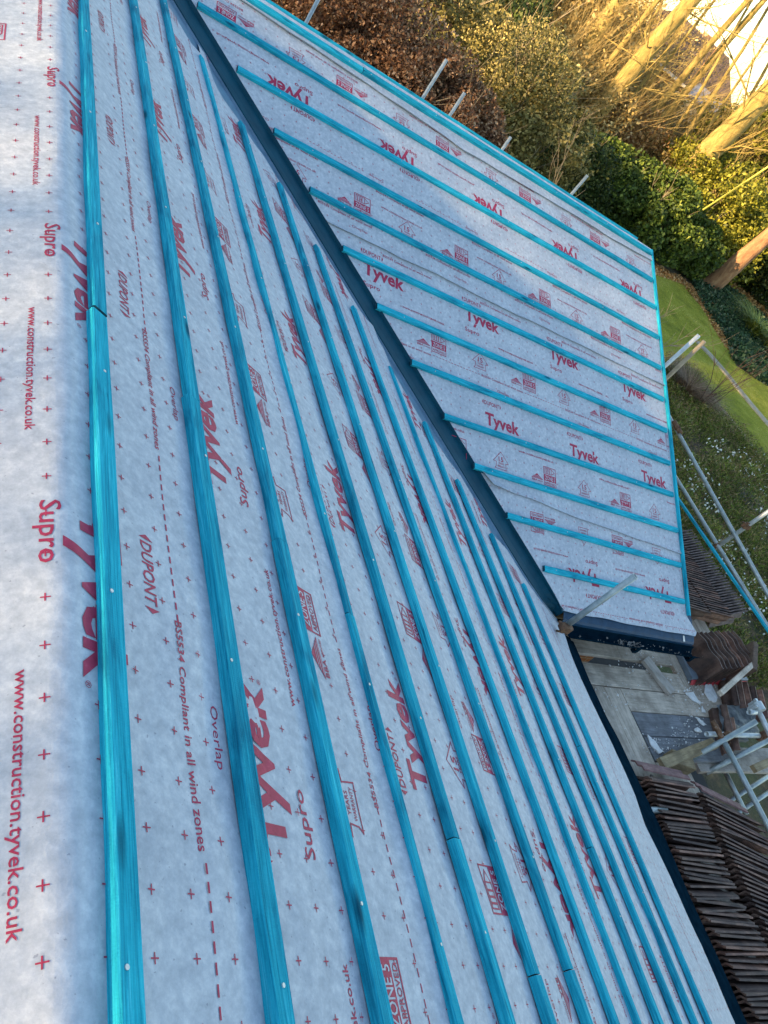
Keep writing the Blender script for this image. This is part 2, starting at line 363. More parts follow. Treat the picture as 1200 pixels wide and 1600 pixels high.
def tube_chain(bm, pts, rads, n=5):
    prev = None
    for i, (p, r) in enumerate(zip(pts, rads)):
        t = (pts[min(i + 1, len(pts) - 1)] - pts[max(i - 1, 0)]).normalized()
        u = t.cross(Vector((.31, .92, .2))).normalized(); w = t.cross(u)
        ring = [bm.verts.new(p + (u * math.cos(a) + w * math.sin(a)) * r) for a in [2 * math.pi * k / n for k in range(n)]]
        if prev:
            for k in range(n): bm.faces.new((prev[k], prev[(k + 1) % n], ring[(k + 1) % n], ring[k]))
        prev = ring
def twig(bm, p, d, L, r, depth, spread=.7, n=4):
    pts = [p.copy()]; dd = d.normalized(); k = 4
    for i in range(k):
        dd = (dd + Vector((random.uniform(-1, 1), random.uniform(-1, 1), random.uniform(-.6, 1))) * .16).normalized(); pts.append(pts[-1] + dd * L / k)
    tube_chain(bm, pts, [r * (1 - .62 * i / k) for i in range(k + 1)], n)
    if depth > 0:
        for i in range(random.randint(2, 4)):
            q = pts[random.randint(1, k)]; nd = (dd + Vector((random.uniform(-1, 1), random.uniform(-1, 1), random.uniform(-.5, .9))) * spread).normalized()
            twig(bm, q, nd, L * random.uniform(.45, .75), r * .5, depth - 1, spread, 3)
exec_later = []

# ------------------------------------------------------------------ the house carrying the roof
W = 1.8358595
house = empty('house', (0, 0, -2.6)); tag(house, 'brick house whose two roof slopes are stripped to membrane and battens', 'house')
def hpart(name, bm, mt, smooth=False, parent=None):
    o = bm_obj(name, bm, mt, smooth=smooth); o.data.transform(Matrix.Translation((0, 0, 2.6))); o.parent = parent or house
    return o
def prism(bm, poly, axis, a, b):
    def P(u, v, t): return (u, t, v) if axis == 'y' else (t, u, v)
    va = [bm.verts.new(P(u, v, a)) for u, v in poly]; vb = [bm.verts.new(P(u, v, b)) for u, v in poly]; n = len(poly)
    bm.faces.new(va); bm.faces.new(vb[::-1])
    for i in range(n): bm.faces.new((va[i], vb[i], vb[(i + 1) % n], va[(i + 1) % n]))
bm = bmesh.new(); add_box(bm, (-4.4, -1.6, -1.45), (8.9, 20.0, 2.5)); hpart('wall', bm, M_BRICK)
bm = bmesh.new(); add_box(bm, (.9, 3.88, -1.46), (1.72, 6.96, 2.48)); prism(bm, [(.25, -.22), (7.4, -.22), (3.83, 1.60)], 'x', 1.70, 1.765); hpart('gable_wall', bm, M_BRICK)
rx, rz = RIDGE * cA, RIDGE * sA
bm = bmesh.new(); prism(bm, [(.14, -.27), (.14, -.30), (-2 * rx - .18, -.30), (-2 * rx - .18, -.27), (-rx, rz - .13)], 'y', -11.6, 8.4); hpart('roof', bm, M_DECK)
ry, rzb = 4.236 * cB, 4.236 * sB_
bm = bmesh.new(); prism(bm, [(.16, -.14), (.16, -.2), (2 * ry - .14, -.2), (2 * ry - .14, -.14), (ry, rzb - .13)], 'x', -3.9, 1.79); hpart('cross_roof', bm, M_DECK)
bm = bmesh.new(); add_box(bm, (.17, -5.8, -.33), (.025, 11.4, .22)); hpart('fascia_board', bm, M_WPAINT)
bm = bmesh.new(); add_box(bm, (1.0, .14, -.23), (1.62, .025, .15)); hpart('fascia_board', bm, M_BLK)

# ------------------------------------------------------------------ membrane height and print
def crease(a, b, k):
    w = noise.noise(Vector((a * .7, b * 2.3, k))); n1 = abs(noise.noise(Vector((a * 1.1 + .5 * w, b * 5.5 + a * .9, k + 4))))
    n2 = abs(noise.noise(Vector((a * 3.1 + b * 2.0, b * 3.3, k + 8))))
    return .0050 * math.exp(-(n1 / .07) ** 2) * max(0, w + .15) + .0030 * math.exp(-(n2 / .06) ** 2) * max(0, .2 - w)
def sag(u): return -.0035 * math.sin(math.pi * (u / .6)) ** 2
def hA(y, v): return .0025 * noise.noise(Vector((y * 2.2, v * 4, 3))) + crease(y, v, 9) + sag(y)
def hB(x, s): return .0025 * noise.noise(Vector((x * 2.2, s * 4, 13))) + crease(x, s, 19) + sag(x)

def interp(pts, t):
    if t <= pts[0][0]: return pts[0][1]
    for (a, u), (b, w) in zip(pts, pts[1:]):
        if t <= b: return u + (w - u) * (t - a) / (b - a + 1e-9)
    return pts[-1][1]
# valley lines surveyed from both slopes
LP = [(271 + (y - 4) / 1.634, y) for y in range(-20, 965, 40)] + [(866, 962)]
RP = [(295 + y / 1.630, y) for y in range(-22, 950, 40)] + [(880, 955)]
LA = [onA(*p) for p in LP]; RB = [onB(*p) for p in RP]
SHEET_A = [(292, 0), (306, 30), (318, 76), (316, 100), (333, 125), (345, 150), (369, 184), (375, 194), (396, 225), (412, 246), (435, 283), (470, 335), (509, 400), (547, 462), (565, 490), (595, 531), (613, 577),
           (633, 613), (657, 653), (700, 717), (720, 743), (745, 785), (767, 830), (810, 878), (850, 938), (872, 972), (892, 1000)]
sa = sorted((onA(*p)[1], onA(*p)[0]) for p in SHEET_A)
sa = [(-.6, -.02)] + sa + [(4.3, sa[-1][1] + .5), (9, sa[-1][1] + .8)]
sb = sorted((s, x + .002) for x, s in RB)
sb = [(-.2, sb[0][1] + .18)] + sb + [(5, sb[-1][1] - 1.2)]
def yhiA(v): return interp(sa, v) + .006 * noise.noise(Vector((v * 9, 1, 1)))
def xloB(s): return interp(sb, s) + .007 * noise.noise(Vector((s * 6, 5, 1)))
def xhiB(s): return W + .012 + (max(0, .27 - s) * .95 if s > .12 else .1425 - (.12 - s) * 1.0)
def hfA(base, lo, bulge):
    def f(y, v):
        h = hA(y, v) + base
        if bulge:
            k = .5 + .6 * noise.noise(Vector((y * 1.7, base * 300, 2)))
            h += max(.12, k) * .024 * math.exp(-((v - lo(y) - .035) / .035) ** 2) if callable(lo) else 0
        return h
    return f
def sheet(name, mapf, hf, lo, hi, xl, xh, label, umin, flip=False, du=.033, dv=.033, extra=(), lipmat=True, thick=.0035):
    """grid sheet between lower edge lo(u) and upper edge hi(u); side limits depend on v"""
    us = None; V = []; F = []; rows = []
    vmid = [lo(umin)]; nv = max(2, int((hi(0) - lo(0)) / dv)); nu = None
    nu = max(3, int((xh(lo(0)) - xl(lo(0)) + 2.5) / du))
    span = hi(0) - lo(0); T = [0, .005 / span, .011 / span, .018 / span, .027 / span, .04 / span, .06 / span]; n0 = max(2, int((span - .06) / dv)); T += [.06 / span + (1 - .06 / span) * (j + 1) / n0 for j in range(n0)]
    if hi(0) > 5: T = sorted(T + [(RIDGE - .036 + .008 * k - lo(0)) / span for k in range(10)])
    nv = len(T) - 1
    for j in range(nv + 1):
        row = []
        for i in range(nu + 1):
            t = T[j]; a = i / nu
            v0 = lo(0) + (hi(0) - lo(0)) * t; u = xl(v0) + (xh(v0) - xl(v0)) * a
            v = lo(u) + (hi(u) - lo(u)) * t
            for _ in range(4): u = xl(v) + (xh(v) - xl(v)) * a; v = lo(u) + (hi(u) - lo(u)) * t
            row.append(len(V)); V.append(mapf(u, v, hf(u, v)))
        rows.append(row)
    for j in range(nv):
        for i in range(nu):
            q = (rows[j][i], rows[j][i + 1], rows[j + 1][i + 1], rows[j + 1][i]); F.append(q[::-1] if flip else q)
    # turned-down free edges give the sheet its thickness
    def edge(idx, us_vs):
        base = len(V)
        for k, (u, v) in zip(idx, us_vs): V.append(mapf(u, v, hf(u, v) - thick))
        for k in range(len(idx) - 1): F.append((idx[k], idx[k + 1], base + k + 1, base + k))
    l = []
    for i in range(nu + 1):
        v0 = lo(0); u = xl(v0) + (xh(v0) - xl(v0)) * i / nu
        for _ in range(4): v0 = lo(u); u = xl(v0) + (xh(v0) - xl(v0)) * i / nu
        l.append((u, lo(u)))
    edge(rows[0], l)
    return V, F

# ---- print stamps: 2-D polygons in (reading, up) coordinates
_tx = {}
def text2d(body, bold=0.0, shear=0.0):
    key = (body, bold, shear)
    if key in _tx: return _tx[key]
    c = bpy.data.curves.new('lettering', 'FONT'); c.body = body; c.size = 1; c.offset = bold; c.shear = shear; c.resolution_u = 2; c.fill_mode = 'FRONT'
    o = bpy.data.objects.new('lettering', c); col.objects.link(o); bpy.context.view_layer.update()
    me = bpy.data.meshes.new_from_object(o, depsgraph=bpy.context.evaluated_depsgraph_get())
    V = np.array([(v.co.x, v.co.y) for v in me.vertices]) if len(me.vertices) else np.zeros((0, 2)); F = [tuple(p.vertices) for p in me.polygons]
    bpy.data.objects.remove(o); bpy.data.curves.remove(c); bpy.data.meshes.remove(me)
    if len(V): V = V - [V[:, 0].min(), 0]
    _tx[key] = (V, F); return _tx[key]
class Stamp:
    def __init__(s): s.V = []; s.F = []; s.M = []
    def text(s, body, x, y, length, cap, bold=.012, mat=1, centre=False):
        V, F = text2d(body, bold)
        if not len(V): return s
        W_ = V[:, 0].max(); capH = .73; sc = np.array([length / W_, cap / capH]); b = len(s.V)
        off = np.array([x - (length / 2 if centre else 0), y])
        s.V += [tuple(v * sc + off) for v in V]; s.F += [tuple(i + b for i in f) for f in F]; s.M += [mat] * len(F); return s
    def poly(s, pts, mat=1):
        b = len(s.V); s.V += pts; s.F.append(tuple(range(b, b + len(pts)))); s.M.append(mat); return s
    def line(s, a, b_, w, mat=1):
        a, b_ = Vector(a), Vector(b_); d = (b_ - a).normalized(); n = Vector((-d.y, d.x)) * w / 2; e = d * w / 2
        return s.poly([tuple(a - n - e), tuple(b_ - n + e), tuple(b_ + n + e), tuple(a + n - e)], mat)
    def frame(s, x0, y0, x1, y1, w, mat=1):
        s.poly([(x0, y0), (x1, y0), (x1, y0 + w), (x0, y0 + w)], mat); s.poly([(x0, y1 - w), (x1, y1 - w), (x1, y1), (x0, y1)], mat)
        s.poly([(x0, y0 + w), (x0 + w, y0 + w), (x0 + w, y1 - w), (x0, y1 - w)], mat); s.poly([(x1 - w, y0 + w), (x1, y0 + w), (x1, y1 - w), (x1 - w, y1 - w)], mat); return s
ST = {}
ST['tyvek'] = Stamp().text('Tyvek', 0, -.052, .385, .108, .030).text('®', .388, -.052, .014, .014, .0, 1)
ST['dupont'] = Stamp().text('DUPONT', .022, -.018, .165, .036, .012).poly([(0, 0), (.013, .022), (.013, -.022)]).poly([(.209, 0), (.196, -.022), (.196, .022)])
ST['supro'] = Stamp().text('Supro', 0, -.018, .155, .038, .010)
ST['www'] = Stamp().text('www.construction.tyvek.co.uk', 0, -.01, .42, .021, .010)
ST['bs'] = Stamp().text('BS5534 Compliant in all wind zones', 0, -.01, .48, .020, .010)
ST['overlap'] = Stamp().text('Overlap', 0, -.01, .14, .022, .0)
d = Stamp()
for k in range(16): d.poly([(.50 + k * .0315, -.0022), (.519 + k * .0315, -.0022), (.519 + k * .0315, .0022), (.50 + k * .0315, .0022)])
ST['dash'] = d
z = Stamp(); z.frame(-.075, -.083, .075, .083, .0055)
z.poly([(-.07, -.042), (.07, -.042), (.07, .012), (-.07, .012)]).text('ZONE 5', 0, -.033, .122, .036, .014, 2, True)
z.text('APPROVED', 0, -.072, .126, .022, .010, 1, True)
for a, b_ in (((-.058, .022), (-.058, .070)), ((-.058, .022), (.02, .022)), ((-.058, .070), (.02, .070)), ((.02, .022), (.058, .046)), ((.02, .070), (.058, .046)), ((.02, .030), (.02, .062))): z.line(a, b_, .005)
for k in range(3): z.line((-.042 + k * .019, .030), (-.042 + k * .019, .062), .007)
ST['zone'] = z
t = Stamp(); t.poly([(-.07, -.012), (0, .034), (.07, -.012)])
for k in range(3): t.line((-.055 + k * .01, -.006 + k * .009), (.055 - k * .01, -.006 + k * .009), .0022, 2)
t.text('BBA', -.06, -.034, .06, .018, .016).text('APPROVED', .006, -.032, .06, .010, .012)
ST['bba'] = t
h = Stamp()
P = [(-.052, -.058), (.06, -.058), (.052, -.05), (.052, .018), (.076, .012), (0, .082), (-.076, .012), (-.052, .018)]
P = [(-.07, -.066), (.058, -.066), (.052, -.012), (.084, -.008), (0, .080), (-.084, -.008), (-.052, -.012), (-.056, -.05), (-.07, -.066)]
for a, b_ in zip(P, P[1:]): h.line(a, b_, .0042)
h.text('15', 0, -.004, .052, .042, .014, 1, True).text('YEARS', 0, -.027, .062, .016, .008, 1, True).text('WARRANTY', 0, -.052, .086, .016, .008, 1, True)
ST['house'] = h
def block(tv, t0, up, offs=None):
    """one repeat of the printed pattern: rows above and below the big word"""
    o = dict(dupont=.125, supro=-.10, www=-.145, icons=-.35, bs=-.45, overlap=-.535)
    if offs: o.update(offs)
    R = [('tyvek', 0, 0), ('dupont', -.03, o['dupont']), ('supro', 0, o['supro']), ('www', .37, o['www'])]
    if o['icons'] is not None: R += [('zone', .73, o['icons']), ('bba', .575, o['icons'] - .035), ('house', .16, o['icons'])]
    if o['bs'] is not None: R += [('bs', .17, o['bs']), ('dash', .17, o['bs'])]
    if o['overlap'] is not None: R += [('overlap', .34, o['overlap'])]
    return [(k, t0, du, tv + (dv if up else -dv), up) for k, du, dv in R]
def build_print(rows, period, u0, u1, v0, v1, umax=None, umin=None, lo=None, hi=None, grid=.0985, gu=0, gv=0, vfree=()):
    V, F, M = [], [], []
    for kind, t0, du, v, up in rows:
        st = ST[kind]; sgn = 1 if up else -1
        k0 = int(math.floor((u0 - t0) / period)) - 2; k1 = int(math.ceil((u1 - t0) / period)) + 2
        for k in range(k0, k1 + 1):
            x = t0 + k * period + sgn * du
            if x < u0 - .6 or x > u1 + .6: continue
            b = len(V); jv = random.uniform(-.002, .002)
            V += [(x + sgn * a, v + jv + sgn * c, {2: 2}.get(0, 0)) for a, c in st.V]
            F += [tuple(i + b for i in f) for f in st.F]; M += st.M
    # rows of little crosses
    nu = int((u1 - u0) / grid) + 2; nv = int((v1 - v0) / .0945) + 2
    for i in range(-1, nu):
        for j in range(-1, nv):
            x = gu + math.floor((u0 - gu) / grid) * grid + i * grid; y = gv + math.floor((v0 - gv) / .0945) * .0945 + j * .0945
            if not (u0 < x < u1 and v0 < y < v1): continue
            L, w = .0085, .0012
            for q in ([(x - L, y - w), (x + L, y - w), (x + L, y + w), (x - L, y + w)], [(x - w, y + w), (x + w, y + w), (x + w, y + L), (x - w, y + L)], [(x - w, y - L), (x + w, y - L), (x + w, y - w), (x - w, y - w)]):
                b = len(V); V += [(a, c, 0) for a, c in q]; F.append((b, b + 1, b + 2, b + 3)); M.append(1)
    me = bpy.data.meshes.new('tmp'); me.from_pydata(V, [], F); me.polygons.foreach_set('material_index', M)
    bm = bmesh.new(); bm.from_mesh(me); bpy.data.meshes.remove(me)
    bad = []
    for f in bm.faces:
        c = f.calc_center_median()
        uu, vv = c.x, c.y
        if vv < v0 or vv > v1 or uu < u0 or uu > u1: bad.append(f); continue
        if umax and uu > umax(vv) - .004: bad.append(f); continue
        if umin and uu < umin(vv) + .012: bad.append(f); continue
        if lo and vv < lo(uu) + .003: bad.append(f); continue
        if hi and vv > hi(uu): bad.append(f)
    bmesh.ops.delete(bm, geom=bad, context='FACES')
    def cuts(ax, a, e, step):
        k = math.ceil(a / step) * step
        while k < e:
            n = [0, 0, 0]; n[ax] = 1; c = [0, 0, 0]; c[ax] = k
            bmesh.ops.bisect_plane(bm, geom=bm.verts[:] + bm.edges[:] + bm.faces[:], plane_co=c, plane_no=n, dist=1e-6); k += step
    cuts(0, u0, u1, .066); cuts(1, v0, v1, .05)
    if v1 > 5: cuts(1, RIDGE - .04, RIDGE + .045, .008)
    V = [(v.co.x, v.co.y) for v in bm.verts]; bm.verts.index_update()
    F = [tuple(v.index for v in f.verts) for f in bm.faces]; M = [f.material_index for f in bm.faces]; bm.free()
    # split the paler knocked-out letters so that they can sit proud of the ink
    V2, F2 = [], []
    for f, m_ in zip(F, M):
        b = len(V2); V2 += [(V[i][0], V[i][1], .0019 if m_ == 2 else .0012) for i in f]; F2.append(tuple(range(b, b + len(f))))
    return V2, F2, [1 if m_ == 1 else 0 for m_ in M]
def make_membrane(name, mapf, hf, lo, hi, xl, xh, rows, period, ub, vb, label, group, gu, gv, flip=False, cat='roofing membrane'):
    V, F = sheet(name, mapf, hf, lo, hi, xl, xh, label, 0, flip)
    mi = [0] * len(F)
    pv, pf, pm = build_print(rows, period, ub[0], ub[1], vb[0], vb[1], umax=xh, umin=xl, lo=lo, hi=hi, gu=gu, gv=gv)
    b = len(V); V = V + [mapf(u, v, hf(u, v) + h) for u, v, h in pv]; F = F + [tuple(i + b for i in f) for f in pf]; mi += pm
    o = mesh_obj(name, V, F, [M_MEM, M_PRT], smooth=True, mi=mi)
    tag(o, label, cat, group); return o
G_MEM = 'printed roofing membrane sheets'
YL = lambda v: -3.7
def wav(base, amp, sd, k=1.3):
    return lambda u: base + amp * noise.noise(Vector((u * k, sd, 0))) + amp * .35 * noise.noise(Vector((u * 5, sd, 4)))
EA = sorted(onA(*p) for p in [(1150, 1600), (1106, 1500), (1062, 1400), (1009, 1290), (993, 1243), (973, 1198), (950, 1147), (923, 1093), (908, 1060), (893, 1022), (880, 985)])
EAVE = lambda u: interp(EA, u) + .004 * noise.noise(Vector((u * 3, 0, 0)))
A1lo, A2lo = wav(3.70, .02, 3), wav(2.025, .02, 6)
rows_top = block(4.752, -1.645, False, dict(dupont=.132, supro=-.110, www=-.153, bs=.207, overlap=.297)) + block(4.322, -2.27, True, dict(dupont=.03, supro=-.132, www=-.178, icons=-.33, bs=-.50, overlap=-.575)) 
rows_top = [r for r in rows_top if r[3] > 3.70]
rows_mid = block(3.485, -1.995, True) + block(2.43, -.998, False, dict(bs=.27, overlap=None))
rows_mid = [r for r in rows_mid if 2.03 < r[3] < 3.66]
rows_low = block(1.84, -2.19, True, dict(icons=-.41, bs=-.54, overlap=-.62)) + block(1.02, -2.58, True, dict(icons=-.32, bs=-.80, overlap=-.89))
make_membrane('roofing_membrane', mapA, hfA(.011, A1lo, True), A1lo, lambda u: 7.0, YL, yhiA, rows_top, .99, (-3.7, 5), (3.70, 6.5),
              'grey printed membrane wrapped over the ridge at the left edge of the long slope', G_MEM, -2.467, 4.7755, flip=True)
make_membrane('roofing_membrane', mapA, hfA(.0055, A2lo, True), A2lo, lambda u: 3.80, YL, yhiA, rows_mid, .985, (-3.7, 4), (2.03, 3.71),
              'grey printed membrane across the middle of the long left slope', G_MEM, -2.467, 4.7755, flip=True)
make_membrane('roofing_membrane', mapA, hfA(0, None, False), EAVE, lambda u: 2.12, YL, yhiA, rows_low, .985, (-3.7, 2), (-.33, 2.02),
              'grey printed membrane along the dark eaves edge of the long left slope', G_MEM, -2.467, 4.7755, flip=True)
# sheet over the print beyond the ridge on the hidden side: the www and ZONE rows fall on the near side through mapA
B1lo, B2lo = wav(2.60, .018, 21), (lambda x: interp([(-.75, 1.06), (-.64, .965), (-.2, .95), (.355, .905), (1.82, .85)], x) + .006 * noise.noise(Vector((x * 3, 8, 0))))
RLO = lambda x: interp([(-3.2, 4.10), (-1.98, 4.052), (-1.276, 4.017), (-.898, 3.985), (.45, 4.03), (1.185, 4.03), (1.818, 4.07)], x) + .008 * noise.noise(Vector((x * 4, 18, 0)))
rb_top = block(3.55, -1.39, False, dict(icons=-.345, bs=.40, overlap=.34)) + [('house', -1.489 + .0, 0, 2.885, True), ('zone', -.912, 0, 2.905, True), ('bba', -1.07, 0, 2.87, True), ('www', -1.9, .15, 2.98, True), ('bs', -1.30, 0, 2.75, True), ('overlap', -1.2, .2, 2.68, True),
         ('dash', -1.9, 0, 3.22, True), ('bs', -2.1, .3, 3.10, True), ('bs', -2.0, 0, 4.02, False)]
rb_mid = block(2.385, -1.895, True, dict(dupont=.135, supro=-.135, www=-.185, icons=-.385, bs=-.50, overlap=-.585)) + block(1.525, -.685, True, dict(dupont=.135, www=-.185, icons=-.33, bs=-.46, overlap=None))
rb_mid += [('bs', -1.72, 0, 2.555, True)]
rb_low = block(.40, 1.63, False, dict(dupont=.145, icons=-.37, supro=-.145, bs=.27, overlap=.32))
make_membrane('roofing_membrane', mapB, lambda x, s: hB(x, s) + .010 + .014 * math.exp(-((s - B1lo(x)) / .022) ** 2) * (.9 + noise.noise(Vector((x * 2, 1, 1)))), B1lo, lambda x: 4.236, xloB, lambda s: W + .012, rb_top, 1.01, (-4, 1.87), (2.6, 4.2),
              'grey printed membrane on the upper part of the cross slope beyond the valley', G_MEM, -.06, .02)
make_membrane('roofing_membrane', mapB, lambda x, s: hB(x, s) + .005 + max(.012, (.035 - abs(x + .62) * .11)) * math.exp(-((s - B2lo(x)) / .026) ** 2), B2lo, lambda x: 2.70, xloB, lambda s: W + .012, rb_mid, 1.012, (-3, 1.87), (.86, 2.62),
              'grey printed membrane with upright lettering across the middle of the cross slope', G_MEM, -.06, .02)
make_membrane('roofing_membrane', mapB, lambda x, s: hB(x, s) + max(0, x - 1.72) * .10 * max(0, .3 - s), lambda x: .085 + .03 * max(0, -x + .5) + .012 * noise.noise(Vector((x * 2.3, 3, 3))), lambda x: 1.05, xloB, xhiB, rb_low, 1.03, (-1, 2.05), (.09, 1.0),
              'grey printed membrane with upside-down lettering and a loose corner above the black gutter', G_MEM, -.06, .02)
# ridge capping strip of plain membrane, folded over both slopes
def mapBr(x, s, h):
    if s <= 4.236: return mapB(x, s, h)
    d = s - 4.236; p = mapB(x, 4.236, h); return Vector((x, p.y + d * cB, p.z - d * sB_))
hr = lambda x, s: .017 + .010 * math.exp(-((s - RLO(x)) / .05) ** 2) * (1 + noise.noise(Vector((x * 3, 0, 7)))) + (.004 if s < 4.2 else 0)
V, F = sheet('ridge', mapBr, hr, RLO, lambda x: 4.46, lambda s: -3.6, lambda s: W + .035, '', 0, thick=.006, dv=.02)
tag(mesh_obj('ridge_membrane', V, F, [M_MEM], smooth=True), 'narrow plain grey membrane strip folded over the far ridge beneath the top battens', 'roofing membrane')

# ------------------------------------------------------------------ battens
def batten_mesh(a, b, up, w=.048, hgt=.025, name='batten', seed=0):
    """mesh in local space, x along the batten, base on z=0"""
    L = (b - a).length; n = max(2, int(L / .12)); bm = bmesh.new(); prev = None; r0 = .0035
    for i in range(n + 1):
        x = L * i / n; j = lambda k: noise.noise(Vector((x * 2.2, seed * 7.3, k))) * .0016
        sec = [(-w / 2 + j(1), 0), (-w / 2 + j(1), hgt - r0 + j(2)), (-w / 2 + r0 + j(1), hgt + j(2)), (w / 2 - r0 + j(3), hgt + j(4)), (w / 2 + j(3), hgt - r0 + j(4)), (w / 2 + j(3), 0)]
        bow = .002 * noise.noise(Vector((x * .6, seed, 9)))
        ring = [bm.verts.new((x, y + bow, z_)) for y, z_ in sec]
        if prev:
            for k in range(6): bm.faces.new((prev[k], prev[(k + 1) % 6], ring[(k + 1) % 6], ring[k]))
        else: bm.faces.new(ring[::-1])
        prev = ring
    bm.faces.new(prev); bm.faces.index_update(); bm.faces.ensure_lookup_table(); bm.faces[0].material_index = 1; bm.faces[-1].material_index = 1; return bm
nail_me = None
def make_nail():
    global nail_me
    bm = bmesh.new(); add_tube(bm, (0, 0, -.004), (0, 0, .0012), .0042, 10); bmesh.ops.recalc_face_normals(bm, faces=bm.faces[:])
    nail_me = bpy.data.meshes.new('nail'); bm.to_mesh(nail_me); bm.free(); nail_me.materials.append(M_TUBEL)
make_nail()
bseed = [0]
def batten(a, b, up, label, group, w=.048, hgt=.025, nails=(), tilt=0):
    bseed[0] += 1; a, b = Vector(a), Vector(b); up = Vector(up)
    o = bm_obj('batten', batten_mesh(a, b, up, w, hgt, seed=bseed[0]), [M_TEAL, M_ENDG])
    R = frame_from(a, b, up); o.matrix_world = Matrix.Translation(a) @ R.to_4x4() @ Matrix.Rotation(tilt, 4, 'X')
    tag(o, label, 'roof batten', group)
    L = (b - a).length
    for t in nails:
        if t * L < L:
            n = bpy.data.objects.new('nail', nail_me); col.objects.link(n); n.parent = o; n.location = (t * L, random.uniform(-.012, .012), hgt + .0006)
    return o
nA, nB = Vector((sA, 0, cA)), Vector((0, -sB_, cB))
AS = [(821, 914), (771, 836), (718, 752), (667, 662), (612, 576), (555, 483), (497, 388), (440, 291), (380, 196), (317, 93), (252, -22), (205, -40), (133, -60)]
AB = [(1112, 1600), (1090, 1600), (1065, 1600), (1035, 1600), (1001, 1600), (965, 1600), (922, 1600), (864, 1600), (800, 1600), (718, 1600), (605, 1600), (450, 1600), (221, 1600)]
JOINT = {13: (158, 494), 12: (302, 628), 11: (440, 850), 10: (560, 972), 9: (720, 1314), 8: (842, 1524), 7: (895, 1516), 4: (975, 1345), 2: (913, 1170)}
ORD = ['', 'first', 'second', 'third', 'fourth', 'fifth', 'sixth', 'seventh', 'eighth', 'ninth', 'tenth', 'eleventh', 'twelfth', 'thirteenth']
GA = 'teal battens along the long left slope'; GB = 'teal battens across the cross slope'
for k in range(1, 14):
    ya, s1 = onA(*AS[k - 1], .025); yb, s2 = onA(*AB[k - 1], .025)
    s1 += .014; s2 += .014
    sl = (s1 - s2) / (ya - yb)
    if k >= 11: ya_, s1_ = ya + .5 * (k - 10), s1 + sl * .5 * (k - 10)
    else: ya_, s1_ = ya, s1
    yb_, s2_ = yb - 1.0, s2 - sl * 1.0
    w = .048 if k not in (5, 10) else .040
    base = .0 if k > 10 else .0
    h0 = .005 if k == 13 else .012 if k >= 11 else (.008 if k >= 6 else .003)
    if k in (5, 10): h0 += .001
    A_, B_ = mapA(ya_, s1_, h0), mapA(yb_, s2_, h0)
    where = {1: 'teal batten nearest the long slope eaves', 13: 'teal batten beside the ridge fold at far left'}.get(k, f'{ORD[k]} teal batten up from the long slope eaves')
    if k in JOINT:
        yj, _ = onA(*JOINT[k], .025); t = (yj - ya_) / (yb_ - ya_); J = A_.lerp(B_, t); u = (B_ - A_).normalized()
        off = Vector((cA, 0, -sA)) * (.006 if k in (13, 12) else .0025)
        batten(A_, J - u * (.016 if k == 13 else .002), nA, where + ', length beyond its joint', GA, w, nails=[(i + .4) / max(1, int((J - A_).length / .6)) for i in range(int((J - A_).length / .6))])
        batten(J + u * .002 - off, B_ - off, nA, where + ', length nearer the camera', GA, w + (.004 if k >= 12 else .001), .028 if k == 13 else .027, nails=[(i + .35) / max(1, int((J - B_).length / .6)) for i in range(int((J - B_).length / .6))])
    else:
        batten(A_, B_, nA, where, GA, w, nails=[(i + .4) / 7 for i in range(7)] if k in (10, 11) else [])
BLp = [(850, 888), (792, 805), (740, 728), (693, 650), (642, 566), (588, 478), (535, 388), (483, 297), (427, 205), (370, 108), (308, 8)]
BRp = [(1069, 940), (1064, 883), (1058, 829), (1051, 773), (1046, 724), (1041, 673), (1036, 624), (1031, 575), (1027, 527), (1022, 480), (1018, 438)]
for k in range(1, 12):
    xa, s1 = onB(*BLp[k - 1], .018); xb, s2 = onB(*BRp[k - 1], .018)
    h0 = .011 if k >= 8 else (.006 if k >= 3 else .002)
    lab = {1: 'teal batten nearest the black gutter on the cross slope', 11: 'teal batten just below the ridge strip on the cross slope'}.get(k, f'{ORD[k]} teal batten up from the black gutter on the cross slope')
    batten(mapB(xa, s1, h0), mapB(xb + (.0 if k > 1 else 0), s2, h0), nB, lab, GB, .048, nails=[.07, .3, .55, .8])
# verge batten and the pair on the ridge
batten(mapB(W + .028, .262, .004), mapB(W + .028, 4.215, .004), nB, 'teal batten running up the gable verge at the right end of the cross slope', GB, .030, .028)
batten(mapB(-3.3, 4.135, .022), mapB(-1.98, 4.135, .022), nB, 'teal ridge batten on the near side, left length up to the joint', GB, .050, .030, nails=[.9])
batten(mapB(-1.975, 4.137, .022), mapB(W - .01, 4.150, .022), nB, 'teal ridge batten on the near side, right length to the gable', GB, .050, .030, nails=[.02, .2, .4, .6, .8])
batten(mapBr(-3.3, 4.32, .024), mapBr(W - .16, 4.32, .024), Vector((0, sB_, cB)), 'teal ridge batten just over the far side of the ridge', GB, .050, .030)

